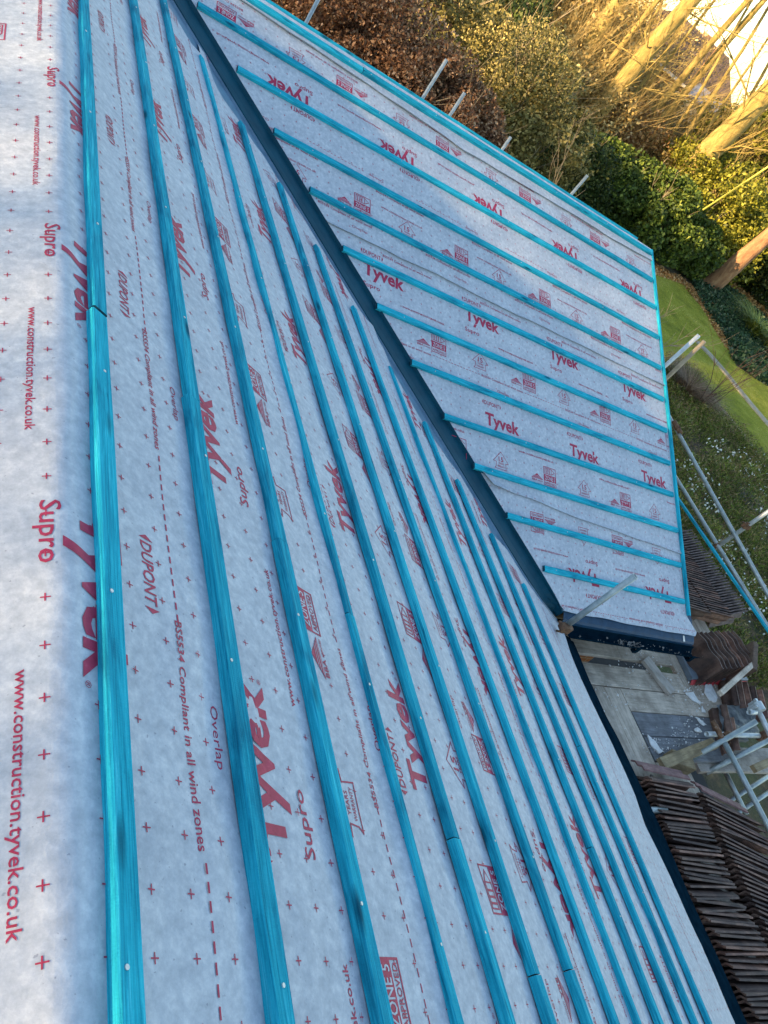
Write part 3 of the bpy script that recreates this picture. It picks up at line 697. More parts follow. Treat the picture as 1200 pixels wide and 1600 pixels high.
# ------------------------------------------------------------------ valley trough
NV = 90
def along(P, t):
    d = [0]
    for a, b in zip(P, P[1:]): d.append(d[-1] + (b - a).length)
    L = d[-1] * t
    for i in range(len(P) - 1):
        if L <= d[i + 1] or i == len(P) - 2: return P[i].lerp(P[i + 1], min(1, (L - d[i]) / (d[i + 1] - d[i] + 1e-9)))
PL = [mapA(y, s, .004) for y, s in LA]; PR = [mapB(x, s, .004) for x, s in RB]
def smooth(P, it=3):
    for _ in range(it): P = [P[0]] + [(P[i - 1] + P[i] * 2 + P[i + 1]) / 4 for i in range(1, len(P) - 1)] + [P[-1]]
    return P
PL, PR = smooth(PL, 2), smooth(PR, 2)
V, F, mi = [], [], []
for i in range(NV + 1):
    t = i / NV; l, r = along(PL, t), along(PR, t); u = (r - l); wd = u.length; u.normalize()
    dn = (along(PL, min(1, t + .01)) - along(PL, max(0, t - .01))).normalized(); n = u.cross(dn); n = n if n.z > 0 else -n
    wl = u.copy(); wl = Vector((-cA, 0, sA)) * .0 + Vector((0, -1, 0)); wr = Vector((1, 0, 0))
    prof = [(l + wl * .30 - nA * .020, 0), (l + wl * .05 - nA * .009, 0), (l + wl * .044 + nA * .006, 0), (l + wl * .036 + nA * .006, 0), (l + wl * .030, 0), (l - u * .012 + n * .002, 0), (l - u * .006 + n * .014, 0), (l + u * .002 + n * .014, 1), (l + u * .012 - n * .012, 1),
            (l.lerp(r, .5) - n * .018, 1), (r - u * .012 - n * .012, 1), (r - u * .003 + n * .014, 1), (r + u * .004 + n * .010, 0), (r + wr * .010 - nB * .016, 0), (r + wr * .25 - nB * .022, 0)]
    for p, _ in prof: V.append(p)
    K = len(prof)
    if i:
        for k in range(K - 1):
            a = (i - 1) * K + k; F.append((a, a + 1, a + K + 1, a + K)); mi.append(1 if k < 5 else 0)
o = mesh_obj('valley_gutter', V, F, [M_VAL, M_WING], smooth=False, mi=mi)
tag(o, 'long blue-black plastic valley trough running down between the two roof slopes', 'valley gutter')

# ------------------------------------------------------------------ eaves edges
def extr(name, prof, axis, a, b, mt, seg=.3, wob=0.004):
    n = max(1, int(abs(b - a) / seg)); V, F = [], []; K = len(prof)
    for i in range(n + 1):
        t = a + (b - a) * i / n
        for k, (u, v) in enumerate(prof):
            w_ = wob * noise.noise(Vector((t * 2, k, 4))); V.append((u + w_, t, v) if axis == 'y' else (t, u + w_, v))
    for i in range(n):
        for k in range(K - 1): F.append((i * K + k, i * K + k + 1, (i + 1) * K + k + 1, (i + 1) * K + k))
    return mesh_obj(name, V, F, mt)
OUT = sorted((p.y, p.x) for p in [onZ(*q, -.2) for q in [(1212, 1700), (1168, 1600), (1124, 1500), (1078, 1400), (1031, 1290), (997, 1218), (967, 1155), (948, 1120), (932, 1085), (920, 1060), (905, 1022)]])
V, F = [], []; ny_ = 64
for i in range(ny_ + 1):
    y = -3.8 + 3.78 * i / ny_; xo = interp(OUT, y) + .003 * noise.noise(Vector((y * 3, 2, 2))); e = EAVE(y); xi, zi = -e * cA, e * sA
    pr = [(xi - .10, zi + .028), (xi + .01, zi - .016), (xi + (xo - xi) * .55, zi + (-.180 - zi) * .62), (xo - .04, -.188), (xo - .006, -.197), (xo, -.205), (xo + .003, -.27), (xo - .006, -.272), (xo - .009, -.212)]
    for x, z_ in pr: V.append((x, y, z_))
    if i:
        for k in range(len(pr) - 1): a = (i - 1) * len(pr) + k; F.append((a, a + 1, a + len(pr) + 1, a + len(pr)))
o = mesh_obj('eaves_tray', V, F, M_BLK)
tag(o, 'blue-black plastic eaves edge running along the foot of the long left slope', 'eaves tray')
o = extr('eaves_tray', [(.30, .10), (.15, .045), (.10, .022), (.045, -.012), (.03, -.03), (.028, -.055), (.034, -.056)], 'x', .16, 1.98, M_BLUEPL, .06, .006)
tag(o, 'dark blue plastic eaves tray under the loose edge of the cross slope', 'eaves tray')
gp = [(.030, -.055)] + [(-.028 + .055 * math.cos(a), -.062 + .055 * math.sin(a)) for a in [math.radians(-x) for x in range(0, 181, 20)]] + [(-.088, -.055), (-.092, -.062)]
gut = extr('gutter', gp, 'x', .28, 2.03, M_BLK, .2, .0); tag(gut, 'black half-round gutter holding crumbs below the cross slope', 'gutter')
for x in (1.12, 1.93):
    bm = bmesh.new(); add_box(bm, (x, -.03, -.125), (.05, .13, .03), bev=.008); add_box(bm, (x, -.09, -.085), (.045, .014, .07), bev=.004); bm_obj('bracket', bm, M_BLK, gut)
def crumbs(name, pts, smin, smax, mt, flat=.5):
    bm = bmesh.new()
    for p in pts:
        s = random.uniform(smin, smax) * random.choice([.5, .7, 1, 1]); r = bmesh.ops.create_icosphere(bm, subdivisions=1, radius=s)
        R = Matrix.Rotation(random.uniform(0, 6.3), 4, Vector((random.random(), random.random(), random.random() + .01)).normalized())
        for v in r['verts']: v.co = Vector((v.co.x * random.uniform(.6, 1.5), v.co.y * random.uniform(.5, 1.2), v.co.z * flat))
        bmesh.ops.transform(bm, matrix=Matrix.Translation(p) @ R, verts=r['verts'])
    return bm_obj(name, bm, mt)
o = crumbs('gutter_crumbs', [Vector((random.choice([random.uniform(.35, 2), random.gauss(.98, .05), random.gauss(1.15, .06)]), random.uniform(-.06, .005), -.112 + random.uniform(0, .02))) for _ in range(170)], .004, .011, M_DEBRIS)
tag(o, 'pale mortar crumbs lying in the black gutter', 'debris', kind='stuff')
# barge board closing the roof edge at the gable
bm = bmesh.new(); add_box(bm, (0, 0, 0), (4.25, .025, .15)); o = bm_obj('barge_board', bm, M_WPAINT)
_a, _b = mapB(W - .02, .1, -.10), mapB(W - .02, 4.2, -.10)
o.matrix_world = Matrix.Translation((_a + _b) / 2) @ frame_from(_a, _b, nB).to_4x4(); o.parent = house; o.matrix_parent_inverse = Matrix.Translation((0, 0, 2.6))

# ------------------------------------------------------------------ scaffold platform boards
ZP = -.5
def board(a, b, label, mt=M_PLANK, w=.222, th=.038, grp='boards of the scaffold platform', top=ZP, up=(0, 0, 1), name='scaffold_board', bands=True):
    a, b = Vector(a), Vector(b); L = (b - a).length; bm = bmesh.new(); n = max(1, int(L / .35)); bseed[0] += 1; prev = None
    for i in range(n + 1):
        x = L * i / n; z_ = .0025 * noise.noise(Vector((x, bseed[0], 0))); e = .002 * noise.noise(Vector((x * 3, bseed[0], 5)))
        ring = [bm.verts.new((x, y, z)) for y, z in ((-w / 2 + e, -th), (-w / 2 + e, z_ - .004), (-w / 2 + .005 + e, z_), (w / 2 - .005 + e, z_), (w / 2 + e, z_ - .004), (w / 2 + e, -th))]
        if prev:
            for k in range(6): bm.faces.new((prev[k], prev[(k + 1) % 6], ring[(k + 1) % 6], ring[k]))
        else: bm.faces.new(ring[::-1])
        prev = ring
    bm.faces.new(prev); o = bm_obj(name, bm, mt); o.matrix_world = Matrix.Translation(a) @ frame_from(a, b, up).to_4x4()
    tag(o, label, 'scaffold board', grp); return o
board((.42, .22, ZP), (1.52, .225, ZP), 'weathered board under the black gutter, left of its butt joint')
board((1.53, .225, ZP), (3.0, .235, ZP), 'weathered board under the black gutter, right of its butt joint')
board((.40, -.095, ZP), (3.1, -.085, ZP), 'weathered board beside the dark slot in the platform')
board((1.275, -.325, ZP), (3.2, -.315, ZP + .002), 'second weathered board from the dark slot in the platform')
board((1.28, -.555, ZP), (3.0, -.545, ZP), 'darker wet grey board crossing the platform', M_PLANKG)
board((1.285, -.785, ZP + .001), (2.6, -.775, ZP), 'speckled grey board against the wooden block on the platform', M_PLANKG)
board((.70, -.215, ZP), (.70, -3.6, ZP), 'long board partly hidden beneath the dark eaves edge')
board((.93, -.218, ZP + .001), (.93, -3.6, ZP), 'long board running beside the dark eaves edge')
board((1.158, -.22, ZP), (1.16, -3.6, ZP), 'long board meeting the ends of the cross boards')
board((1.385, -.91, ZP), (1.39, -3.6, ZP), 'outer long board beneath the standing tiles')
board((1.61, -.91, ZP - .002), (1.62, -3.6, ZP - .002), 'outermost long board beneath the turned row of tiles')
for i, y in enumerate((2.6, 2.83, 3.06, 3.29, 3.52)):
    board((y - .15, -.3, ZP), (y - .15, 5.4, ZP), ['inner board of the gable platform beside the wall', 'second board out on the gable platform', 'middle board of the gable platform', 'fourth board out on the gable platform', 'outer board of the gable platform'][i])
board((1.86, .13, ZP + .04), (2.02, -.22, ZP + .04), 'short pale board laid across the slot by the blue sheet', M_PALE, .14, .036, grp=None)
# grey-blue sheet with a red edge, beside the short board
P4 = [onZ(*p, ZP + .07) for p in [(1058, 1008), (1136, 1016), (1170, 1062), (1083, 1060)]]
bm = bmesh.new(); lo_ = [bm.verts.new((p.x, p.y, ZP + .003)) for p in P4]; hi_ = [bm.verts.new(p) for p in P4]; bm.faces.new(lo_[::-1]); bm.faces.new(hi_)
for i in range(4): bm.faces.new((lo_[i], lo_[(i + 1) % 4], hi_[(i + 1) % 4], hi_[i]))
bmesh.ops.bevel(bm, geom=bm.edges[:], offset=.006, segments=1, affect='EDGES')
crate = bm_obj('plastic_slab', bm, simple('slate_blue_plastic', [(.3, (.10, .125, .155)), (.7, (.19, .23, .27))], 9, .5, .3, 30)); tag(crate, 'slate-blue plastic slab with a torn red edge under the gutter end', 'slab')
bm = bmesh.new(); prev = None; a, b = P4[3], P4[2]
for i in range(19):
    p = a.lerp(b, i / 18); o_ = Vector((0, -1, 0)) * (.012 + .012 * noise.noise(Vector((i * .7, 3, 0)))); q = [bm.verts.new((p.x, p.y - .004, ZP + .05)), bm.verts.new(Vector((p.x, p.y, ZP + .02)) + o_ * 2.2), bm.verts.new(Vector((p.x, p.y, ZP + .006)) + o_ * 3)]
    if prev:
        for k in range(2): bm.faces.new((prev[k], prev[k + 1], q[k + 1], q[k]))
    prev = q
bm_obj('red_edge', bm, M_RED, crate)

# ------------------------------------------------------------------ roof tiles
def tile_mesh(name, L=.42, Wd=.33, amp=.028, th=.014, mt=None, waves=2):
    """x along the length, y across the rolls, z thickness"""
    bm = bmesh.new(); nx, ny = 3, 16; top, bot = [], []
    def z(y):
        t = (y / Wd + .5) * waves; return amp * (.5 - .5 * math.cos(2 * math.pi * t)) ** 1.2
    for i in range(nx + 1):
        x = -L / 2 + L * i / nx; top.append([bm.verts.new((x, -Wd / 2 + Wd * j / ny, z(-Wd / 2 + Wd * j / ny) + th / 2)) for j in range(ny + 1)])
        bot.append([bm.verts.new((x, -Wd / 2 + Wd * j / ny, z(-Wd / 2 + Wd * j / ny) - th / 2)) for j in range(ny + 1)])
    for i in range(nx):
        for j in range(ny):
            bm.faces.new((top[i][j], top[i + 1][j], top[i + 1][j + 1], top[i][j + 1])); bm.faces.new((bot[i][j], bot[i][j + 1], bot[i + 1][j + 1], bot[i + 1][j]))
        bm.faces.new((top[i][0], bot[i][0], bot[i + 1][0], top[i + 1][0])); bm.faces.new((top[i][ny], top[i + 1][ny], bot[i + 1][ny], bot[i][ny]))
    for j in range(ny):
        bm.faces.new((top[0][j], top[0][j + 1], bot[0][j + 1], bot[0][j])); bm.faces.new((top[nx][j], bot[nx][j], bot[nx][j + 1], top[nx][j + 1]))
    bmesh.ops.recalc_face_normals(bm, faces=bm.faces[:])
    me = bpy.data.meshes.new(name); bm.to_mesh(me); bm.free(); me.materials.append(mt or M_TILE); return me
T_ROW = tile_mesh('tile_a', L=.54, Wd=.20, amp=.016); T_ROW2 = tile_mesh('tile_b', L=.70, Wd=.20, amp=.016, mt=M_TILE)
T_RED = tile_mesh('tile_c', L=.56, Wd=.15, amp=.012, mt=M_TILER); T_G = tile_mesh('tile_d', L=.44, Wd=.22, amp=.016); T_L = tile_mesh('tile_g', L=.36, Wd=.19, amp=.02); T_WAVE = tile_mesh('tile_e', L=.33, Wd=.42, amp=.045, th=.016)
T_GW = tile_mesh('tile_f', L=.33, Wd=.36, amp=.035, th=.014, mt=simple('dusty_pink_grey_tile', [(.3, (.10, .075, .07)), (.6, (.22, .17, .16)), (.8, (.42, .36, .33))], 20, .8, .5, 70, rnd=True))
def tile(me, loc, xdir, zdir, label, group):
    o = bpy.data.objects.new('roof_tile', me); col.objects.link(o)
    x = Vector(xdir).normalized(); z_ = Vector(zdir); z_ = (z_ - x * z_.dot(x)).normalized(); y = z_.cross(x)
    o.matrix_world = Matrix.Translation(loc) @ Matrix((x, y, z_)).transposed().to_4x4(); tag(o, label, 'roof tile', group, 'thing'); return o
ztop = ZP + .20; n1 = 54
LEFT = [(1013, 1206), (1029, 1250), (1045, 1290), (1062, 1335), (1085, 1400), (1112, 1443), (1150, 1520), (1190, 1600)]
Lw = [onZ(*p, ztop) for p in LEFT]
for i in range(n1):
    y = Lw[0].y - .038 * i; xl_ = interp(sorted((p.y, p.x) for p in Lw), y) + random.uniform(-.012, .012)
    a = math.radians(-7 + random.gauss(0, 1.6)); xd = Vector((math.cos(a), math.sin(a), random.gauss(0, .018)))
    zd = Vector((0, 1, (.35 if i else 1.3) + random.gauss(0, .09)))
    tile(T_RED if i == 0 else T_ROW, Vector((xl_ + .27, y + (.0 if i else .045), ZP + (.105 if i else .135) + random.uniform(-.006, .006))), xd, zd, 'worn red tile lying against the start of the tile row by the eaves' if i == 0 else 'brown tile standing on edge in the long row beside the eaves', None if i == 0 else 'tiles standing on edge beside the eaves')
K2 = [onZ(*p, ztop) for p in [(1092, 1228), (1112, 1262), (1131, 1310), (1150, 1345), (1176, 1400), (1200, 1455)]]
for i in range(48):
    y = K2[0].y - .040 * i; xk = interp(sorted((p.y, p.x) for p in K2), y) + random.uniform(-.012, .012)
    a = math.radians(-21 + random.gauss(0, 1.8)); xd = Vector((math.cos(a), math.sin(a), random.uniform(-.02, .02)))
    tile(T_RED if i == 0 else T_ROW2, Vector((xk + .35 * math.cos(a), y + .35 * math.sin(a) + (0 if i else .05), ZP + (.105 if i else .135))), xd, Vector((.3, 1, .35 + (1.2 if i == 0 else 0))), 'reddish worn tile leaning at the start of the turned outer row' if i == 0 else 'brown tile standing on edge in the turned outer row', None if i == 0 else 'tiles standing on edge in the outer row')
GR = [onZ(*p, ztop) for p in [(1142, 962), (1062, 846)]]
for i in range(34):
    t = i / 30; p = GR[0].lerp(GR[1], t); a = math.radians(random.uniform(-1.5, 1.5) - 3)
    for q, me in ((0, T_G), (1, T_G)):
        tile(me, Vector((p.x - .22 - .455 * q, p.y + random.uniform(-.004, .004), ZP + .115 - .008 * q)), (math.cos(a), math.sin(a), .02 * (1 - q)), (0, 1, .22), 'brown tile standing on edge in the outer gable row' if q == 0 else 'brown tile standing on edge in the inner gable row, partly under the verge',
             'outer row of tiles by the gable' if q == 0 else 'inner row of tiles by the gable')
    tile(T_GW, Vector((p.x + .15, p.y + .05, ZP + .09 + random.uniform(-.01, .01))), (.85, .0, .5), (0, 1, .2), 'dusty pinkish tile stood on end outside the gable row', 'tiles stood on end outside the gable row')
# big wavy stack at the gutter end
WS = [onZ(*p, ZP + .36) for p in [(1092, 985), (1150, 985), (1185, 1045), (1115, 1052)]]
c0, c1 = (WS[0] + WS[3]) / 2 + Vector((.10, .04, 0)), (WS[1] + WS[2]) / 2 + Vector((.10, .04, 0))
for i in range(9):
    p = c0.lerp(c1, (i + .3) / 9.6)
    tile(T_WAVE, Vector((p.x, p.y + random.uniform(-.01, .01), ZP + .185 + random.uniform(-.012, .012))), (.05, 0, 1), (1, .25 + random.uniform(-.04, .04), 0), 'wavy brown tile stood on end in the short stack at the gutter end', 'wavy tiles stacked at the gutter end')
for i, (px, py, rz_, tl) in enumerate([(1140, 1084, 62, .1), (1150, 1088, 60, .15), (1161, 1092, 64, .1), (1172, 1098, 60, .15), (1184, 1104, 62, .1), (1128, 1130, 66, .2), (1138, 1150, 63, .2)]):
    p = onZ(px, py, ZP + .1); tile(T_L, Vector((p.x, p.y, ZP + .09)), (math.cos(math.radians(rz_)), math.sin(math.radians(rz_)), .05), (-.8, .5, tl), 'loose brown tile leaning in the untidy heap behind the tube ends', 'loose tiles heaped behind the tube ends')
o = crumbs('mortar_crumbs', [onZ(random.gauss(0, 9) + x, random.gauss(0, 9) + y, ZP + .004) for x, y in [(a + (b - a) * t, c + (d_ - c) * t) for a, c, b, d_ in [(1012, 1215, 1040, 1275), (1040, 1275, 1075, 1350), (1075, 1350, 1108, 1440), (1108, 1440, 1160, 1540)] for t in np.linspace(0, 1, 110)]], .006, .020, M_DEBRIS)
tag(o, 'pale mortar crumbs strewn along the foot of the standing tiles', 'debris', kind='stuff')
pts = [onZ(random.gauss(x, 16), random.gauss(y, 11), ZP + .004) for x, y in [(1090, 1075), (1075, 1078), (1060, 1070), (1105, 1100), (1085, 1120), (1040, 1165), (1075, 1150), (1000, 1030), (1010, 1035), (985, 1015), (960, 1085), (1060, 1150)] for _ in range(28)] + [onZ(random.uniform(930, 1100), random.uniform(1000, 1190), ZP + .004) for _ in range(60)]
o = crumbs('platform_crumbs', pts, .004, .013, M_WHITE, .35); tag(o, 'white plaster crumbs scattered over the platform boards', 'debris', kind='stuff')
def scrap(pix, label, z=ZP + .006, th=.006):
    P = [onZ(*p, z + th) for p in pix]; bm = bmesh.new(); ring = []
    for a, b in zip(P, P[1:] + P[:1]):
        for t in (0, .33, .66):
            q = a.lerp(b, t); ring.append(q + Vector((random.uniform(-1, 1), random.uniform(-1, 1), random.uniform(-.5, .8))) * .012)
    hi_ = [bm.verts.new(q) for q in ring]; lo_ = [bm.verts.new((q.x, q.y, z - .002)) for q in ring]; c = sum(ring, Vector()) / len(ring); cv = bm.verts.new(c + Vector((0, 0, .006)))
    for i in range(len(ring)):
        j = (i + 1) % len(ring); bm.faces.new((hi_[i], hi_[j], cv)); bm.faces.new((lo_[i], lo_[j], hi_[j], hi_[i]))
    tag(bm_obj('plaster_scrap', bm, M_WHITE), label, 'plaster scrap', 'white scraps on the platform')
scrap([(1101, 1062), (1110, 1066), (1121, 1090), (1119, 1098), (1108, 1094), (1101, 1080)], 'largest torn white scrap on the boards near the red edge')
scrap([(1072, 1083), (1082, 1080), (1095, 1098), (1092, 1100), (1078, 1091)], 'white scrap left of the largest one on the boards')
scrap([(1086, 1120), (1093, 1122), (1104, 1133), (1098, 1134)], 'small white scrap just behind the capped upright tube')
scrap([(1084, 1138), (1090, 1135), (1097, 1143), (1090, 1145)], 'small white scrap beside the open tube end')
scrap([(1013, 1150), (1019, 1155), (1037, 1173), (1030, 1178), (1018, 1166)], 'long white scrap beside the grey boards near the wooden block')
scrap([(1094, 1106), (1098, 1104), (1104, 1114), (1099, 1114)], 'tiny white scrap between the larger scraps on the boards')
scrap([(1008, 1195), (1012, 1194), (1014, 1202), (1009, 1204)], 'white scrap beside the first red tile')

# ------------------------------------------------------------------ scaffold tubes and couplers
RT = .0242
def tube(a, b, label, mt=M_TUBE, open_ends=True, name='scaffold_tube', r=RT, group='scaffold tubes'):
    a, b = Vector(a), Vector(b); L = (b - a).length; bm = bmesh.new(); n = 16
    R = Matrix.Identity(3); rings = []
    for x, rr in ((.05, r * .78), (0, r * .80), (0, r), (L, r), (L, r * .80), (L - .05, r * .78)):
        rings.append([bm.verts.new((x, rr * math.cos(2 * math.pi * k / n), rr * math.sin(2 * math.pi * k / n))) for k in range(n)])
    for p, q in zip(rings, rings[1:]):
        for k in range(n): bm.faces.new((p[k], p[(k + 1) % n], q[(k + 1) % n], q[k]))
    bm.faces.new(rings[0]); bm.faces.new(rings[-1][::-1])
    o = bm_obj(name, bm, mt, smooth=False)
    for f in o.data.polygons: f.use_smooth = abs(f.normal.x) < .5
    up = (0, 0, 1) if abs((b - a).normalized().z) < .95 else (1, 0, 0)
    o.matrix_world = Matrix.Translation(a) @ frame_from(a, b, up).to_4x4(); tag(o, label, 'scaffold tube', group); return o
def coupler(p, d1, d2, label, mt=M_RUST, s=1.0):
    p = Vector(p); bm = bmesh.new(); d1, d2 = Vector(d1).normalized(), Vector(d2).normalized(); n = d1.cross(d2).normalized()
    add_tube(bm, p - d1 * .03 * s - n * .026, p + d1 * .03 * s - n * .026, .034 * s, 12); add_tube(bm, p - d2 * .03 * s + n * .026, p + d2 * .03 * s + n * .026, .034 * s, 12)
    add_tube(bm, p + d2 * .045 * s - n * .05, p + d2 * .045 * s + n * .03, .009 * s, 6); add_tube(bm, p - d1 * .05 * s - n * .02, p - d1 * .05 * s + n * .05, .009 * s, 6)
    add_box(bm, p + d2 * .045 * s + n * .035, (.024 * s, .024 * s, .016 * s)); add_box(bm, p, (.05 * s, .05 * s, .05 * s), frame_from((0, 0, 0), d1, d2))
    tag(bm_obj('scaffold_coupler', bm, mt), label, 'scaffold coupler', 'scaffold couplers')
X0, ZD = 3.85, (0, 0, 1)
u0, u1 = onX(1030, 623, X0), onX(1135, 812, X0); d_ = (u1 - u0); tube(u0 - d_ * .4, u0 + d_ * 2.3, 'pale upper guard rail tube slanting down outside the gable')
l0, l1 = onX(1057, 748, X0), onX(1195, 972, X0); d2_ = (l1 - l0); tube(l0 - d2_ * .4, l0 + d2_ * 1.5, 'lower guard rail tube alongside the loose teal batten')
c1_ = onX(1166, 820, X0 + .05); c2_ = onX(1121, 854, X0 + .05)
tube(onX(1108, 863, X0 + .05), onX(1260, 758, X0 + .05), 'pale tube crossing from the lower rail over the upper rail', M_TUBEL)
coupler(onX(1166, 822, X0 + .025), d_, c1_ - c2_, 'rusty coupler on the upper guard rail'); coupler(onX(1121, 853, X0 + .025), d2_, c1_ - c2_, 'dark coupler on the lower guard rail', M_RUST, .8)
q = onX(1058, 668, X0); add = d_.normalized(); bm = bmesh.new(); add_tube(bm, q - add * .10, q + add * .10, .033, 12); add_tube(bm, q - add * .03, q + add * .03, .040, 8); tag(bm_obj('sleeve_coupler', bm, M_RUST), 'dark sleeve coupler joining the upper guard rail near the gable', 'scaffold coupler', 'scaffold couplers')
t0_, t1_ = onX(1055, 775, X0 - .35), onX(1200, 988, X0 - .35); batten(t0_ - (t1_ - t0_) * .25, t1_ + (t1_ - t0_) * .25, ZD, 'loose teal batten lying along the lower guard rail over the flower bed', None)
# uprights rising behind the far ridge
Y8 = 8.2
for i, (bx, by, tx, ty, lb) in enumerate([(476, 40, 503, -12, 'upright tube behind the ridge against the copper hedge, leftmost'), (655, 163, 698, 93, 'taller upright tube behind the ridge at the end of the copper hedge'), (697, 190, 726, 145, 'shorter upright tube just right of the tall one behind the ridge'),
                                  (780, 242, 798, 214, 'short upright tube stub behind the middle of the ridge'), (888, 308, 918, 274, 'upright tube behind the ridge near the gable end')]):
    p = onY(tx, ty, Y8); b_ = onY(bx, by, Y8); dr = (p - b_).normalized(); dr = Vector((dr.x * .6, 0, dr.z)).normalized()
    tube(p - dr * (p.z + 2.55) / dr.z, p, lb, M_TUBE)
p = onX(1092, 524, 2.75); b_ = onX(1040, 571, 2.75); dr = (p - b_).normalized(); tube(p - dr * 1.6, p, 'pale upright tube beside the gable with its end above the lawn edge', M_TUBEL)
p = onX(1101, 533, 2.85); b_ = onX(1062, 571, 2.85); dr = (p - b_).normalized(); tube(p - dr * 1.7, p, 'tan weathered upright tube tucked beside the pale one at the gable', simple('rust_stained_tube', [(.3, (.22, .17, .11)), (.7, (.42, .34, .23))], 10, .6, .2, 50, metal=.2))
# corner tube in front of the gutter
p = onY(993, 900, -.10); b_ = onY(888, 975, -.10); dr = (p - b_).normalized(); tube(b_ - dr * .06, p, 'grey tube end standing in the valley corner before the gutter')
coupler(b_ + dr * .0 + Vector((-.03, -.03, -.02)), dr, (0, 1, 0), 'rusty coupler in the valley corner at the foot of the grey tube', M_RUST, 1.0)
p = onZ(1040, 1265, ZP + .15); tube(p - Vector((.35, .0, 0)), p, 'short grey tube end poking out from under the eaves edge', M_TUBE)
# tangle of tubes beyond the platform corner
def tz(a, za, b, zb, label, mt=M_TUBE, ext=(0, 0)):
    A_, B_ = onZ(*a, za), onZ(*b, zb); d = (B_ - A_); tube(A_ - d * ext[0], B_ + d * ext[1], label, mt)
tz((1072, 1190), ZP - .02, (1182, 1127), ZP + .55, 'grey-green tube rising from the board end towards the right edge', ext=(.15, 0))
tz((1128, 1152), ZP + .28, (1185, 1262), ZP + .24, 'pale grey tube running towards the camera over the dark gap', M_TUBE, ext=(0, .5))
tz((1113, 1126), ZP + .30, (1130, 1156), ZP + .28, 'rust-brown tube end with a pale cap above the open tube', M_RUST)
tz((1104, 1147), ZP + .20, (1200, 1150), ZP + .20, 'pale tube with its open end facing the platform', M_TUBEL, ext=(0, .6))
tz((1180, 1100), ZP + .50, (1205, 1152), ZP + .46, 'cream tube at the right edge below its coupler', M_TUBEL, ext=(.1, .6))
tz((1102, 1208), ZP - .10, (1195, 1160), ZP + .25, 'darker grey-green tube beneath the pale boards', ext=(0, .3))
tz((1130, 1200), ZP - .25, (1148, 1236), ZP - .28, 'dark grey tube dropping into the gap below the platform', ext=(.2, 1))
tz((1150, 1245), ZP - .55, (1205, 1210), ZP - .45, 'dim tube deep in the gap, nearest the tile row', ext=(.2, .4))
tz((1165, 1262), ZP - .6, (1210, 1232), ZP - .5, 'dimmest tube lowest in the gap by the right edge', ext=(.3, .4))
tz((1085, 1200), ZP - .12, (1200, 1200), ZP - .12, 'bluish tube along the edge of the pale boards', ext=(.1, .5))
p = onZ(1170, 1113, ZP + .50); add = (onZ(1200, 1113, ZP + .5) - p).normalized(); tube(p, p + add * .12, 'very short open tube stub held in the cream coupler', M_TUBEL)
coupler(onZ(1182, 1107, ZP + .50), (1, .1, 0), (0, 1, 0), 'cream coupler gripping the tubes at the right edge', M_TUBEL, 1.35)
coupler(onZ(1134, 1152, ZP + .26), (0, 1, 0), (1, .2, .1), 'rusty coupler where the pale tubes cross above the heap', M_RUST, 1.1)
coupler(onZ(1192, 1150, ZP + .22), (0, 1, 0), (1, 0, 0), 'rusty coupler at the right edge beside the loose tiles', M_RUST, 1.1)
# boards and block beyond the corner
def zboard(a, b, z, w, label, mt, th=.04):
    A_, B_ = onZ(*a, z), onZ(*b, z); board(A_, B_, label, mt, w, th, grp='odd timbers around the tube tangle')
zboard((1036, 1192), (1118, 1160), ZP + .12, .10, 'ochre board end lying over the wooden block', M_OCHRE)
zboard((1085, 1186), (1230, 1186), ZP - .06, .24, 'pale board lying beyond the wooden block', M_PALE)
zboard((1150, 1193), (1250, 1196), ZP - .03, .16, 'bleached board under the crossing tubes at the right edge', M_PALE)
zboard((1180, 1200), (1230, 1178), ZP + .14, .07, 'short mossy board end at the right edge', M_OCHRE)
bm = bmesh.new(); p = onZ(1060, 1192, ZP + .04); add_box(bm, p, (.25, .13, .14), Matrix.Rotation(math.radians(-14), 3, 'Z'), .005)
tag(bm_obj('wooden_block', bm, M_OCHRE), 'ochre wooden block standing at the platform corner beside the red tile', 'wooden block')
zboard((1128, 1082), (1180, 1035), ZP + .36, .05, 'splintered grey stick leaning against the wavy tiles', M_PLANK)
bm = bmesh.new(); p = onZ(1170, 1030, ZP + .3); add_box(bm, p, (.07, .40, .18), Matrix.Rotation(math.radians(-38), 3, 'Z') @ Matrix.Rotation(.15, 3, 'X'), .008)
tag(bm_obj('timber_offcut', bm, mat_plank('dark_stained_timber', (.07, .045, .03), (.20, .13, .09))), 'dark stained timber offcut leaning beside the wavy tile stack', 'timber offcut')
p = onZ(1190, 1105, ZP + .12)
bm = bmesh.new(); v_ = []
for i in range(9):
    for j in range(7):
        q = onZ(1115 + i * 7 + j * 2.2, 1104 + j * 8, ZP + .10); v_.append(bm.verts.new(q + Vector((0, 0, .05 * noise.noise(Vector((i * .6, j * .7, 3))) + .03))))
for i in range(8):
    for j in range(6): bm.faces.new((v_[i * 7 + j], v_[(i + 1) * 7 + j], v_[(i + 1) * 7 + j + 1], v_[i * 7 + j + 1]))
bmesh.ops.solidify(bm, geom=bm.faces[:], thickness=.004)
tag(bm_obj('plastic_sheet', bm, simple('dusty_grey_sheeting', [(.3, (.06, .07, .075)), (.7, (.30, .32, .33))], 12, .4, .5, 20)), 'crumpled dusty grey plastic sheeting behind the tube ends', 'plastic sheet')

